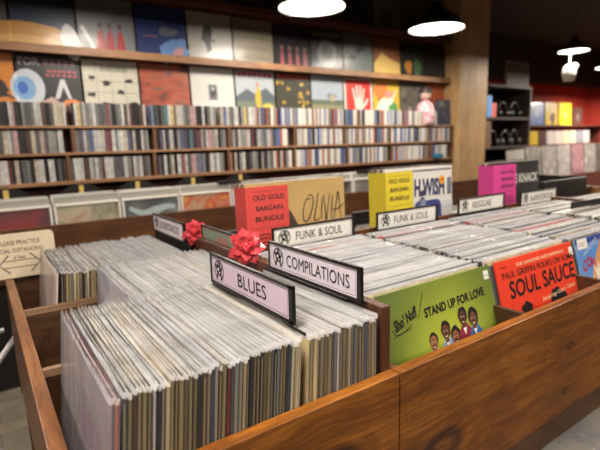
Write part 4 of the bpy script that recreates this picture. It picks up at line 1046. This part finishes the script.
for i, c in enumerate([(226, 200, 60), (60, 60, 60), (210, 210, 206), (206, 202, 196), (216, 200, 170), (196, 196, 170), (120, 130, 140), (176, 176, 176)]):
    tag(MB().box(0, 0, 0, .25, .02, .24).build('booklet', flat(rgb(*c), .4, .2), None, (x, 4.02, .192), (-.08, 0, 0)),
        ['yellow', 'black', 'light grey', 'warm white', 'cream', 'pale green', 'slate', 'mid grey'][i]+' booklet on the lower red wall shelf', 'booklet', 'booklets on the lower red wall shelf'); x += .275
t = thing('far_rack', 'brown record rack in front of the red wall', 'record rack', (0, 0, 0))
box(4.7, 2.46, FLOOR, 8.2, 2.50, -.15).build('front_board', M['shelf_red'], t)
box(4.7, 2.50, -.45, 8.2, 2.85, -.42).build('bottom_board', M['shelf_red'], t)
box(4.7, 2.85, FLOOR, 8.2, 2.88, .05).build('back_board', M['shelf_red'], t)
for i in range(9):
    c = [(150, 144, 136), (176, 170, 166), (190, 184, 180), (186, 140, 146), (170, 166, 160), (120, 110, 104), (180, 172, 166), (150, 142, 138), (170, 160, 156)][i]
    q = thing('rack_album', ['stone grey', 'light grey', 'off-white', 'dusty pink', 'warm grey', 'dark taupe', 'pale beige', 'mid grey', 'sand'][i]+' sleeve in the rack before the red wall', 'record', (4.85+i*.36, 2.52, -.418), (-.1, 0, 0), 'sleeves in the rack before the red wall')
    H = .36+.28; MB().box(0, 0, 0, W, .02, H).build('record_jacket', mottled([rgb(*c), rgb(*[int(v*.75) for v in c]), rgb(*[min(255, int(v*1.12)) for v in c])], 9, .5, .1), q)
    MB().box(-.004, .03, 0, W+.004, .25, H-.02).build('stacked_sleeves', M['white'], q)

# ------------------------------------------------------------------ lift everything so the floor is at z = 0
for o in C.objects:
    if o.parent is None: o.location.z += RIM

# ------------------------------------------------------------------ camera
cd = bpy.data.cameras.new('camera'); cam = bpy.data.objects.new('camera', cd); C.objects.link(cam)
yaw, pitch, roll, Fp = 0.6022607540502645, 0.17351403413835853, -0.028881513559441865, 464.149193
f = Vector((math.sin(yaw)*math.cos(pitch), math.cos(yaw)*math.cos(pitch), -math.sin(pitch)))
r = Vector((math.cos(yaw), -math.sin(yaw), 0)); u = r.cross(f)
r2 = r*math.cos(roll)+u*math.sin(roll); u2 = -r*math.sin(roll)+u*math.cos(roll)
m = Matrix((r2, u2, -f)).transposed().to_4x4(); m.translation = Vector((-.47032352, -.43750074, .33284484+RIM))
cam.matrix_world = m
cd.sensor_width = 36; cd.lens = Fp*36/600; cd.clip_start = .02
cd.dof.use_dof = True; cd.dof.focus_distance = .66; cd.dof.aperture_fstop = 5.2
bpy.context.scene.camera = cam

w = bpy.data.worlds.new('world'); bpy.context.scene.world = w; w.use_nodes = True
w.node_tree.nodes['Background'].inputs[0].default_value = (1, .86, .74, 1); w.node_tree.nodes['Background'].inputs[1].default_value = .30
sc = bpy.context.scene
sc.view_settings.view_transform = 'Standard'; sc.view_settings.look = 'None'; sc.view_settings.gamma = 1; sc.view_settings.exposure = 0.0
sc.view_settings.use_curve_mapping = False
try:
    sc.cycles.transparent_max_bounces = 24; sc.cycles.max_bounces = 6; sc.cycles.sample_clamp_indirect = 4
except Exception: pass
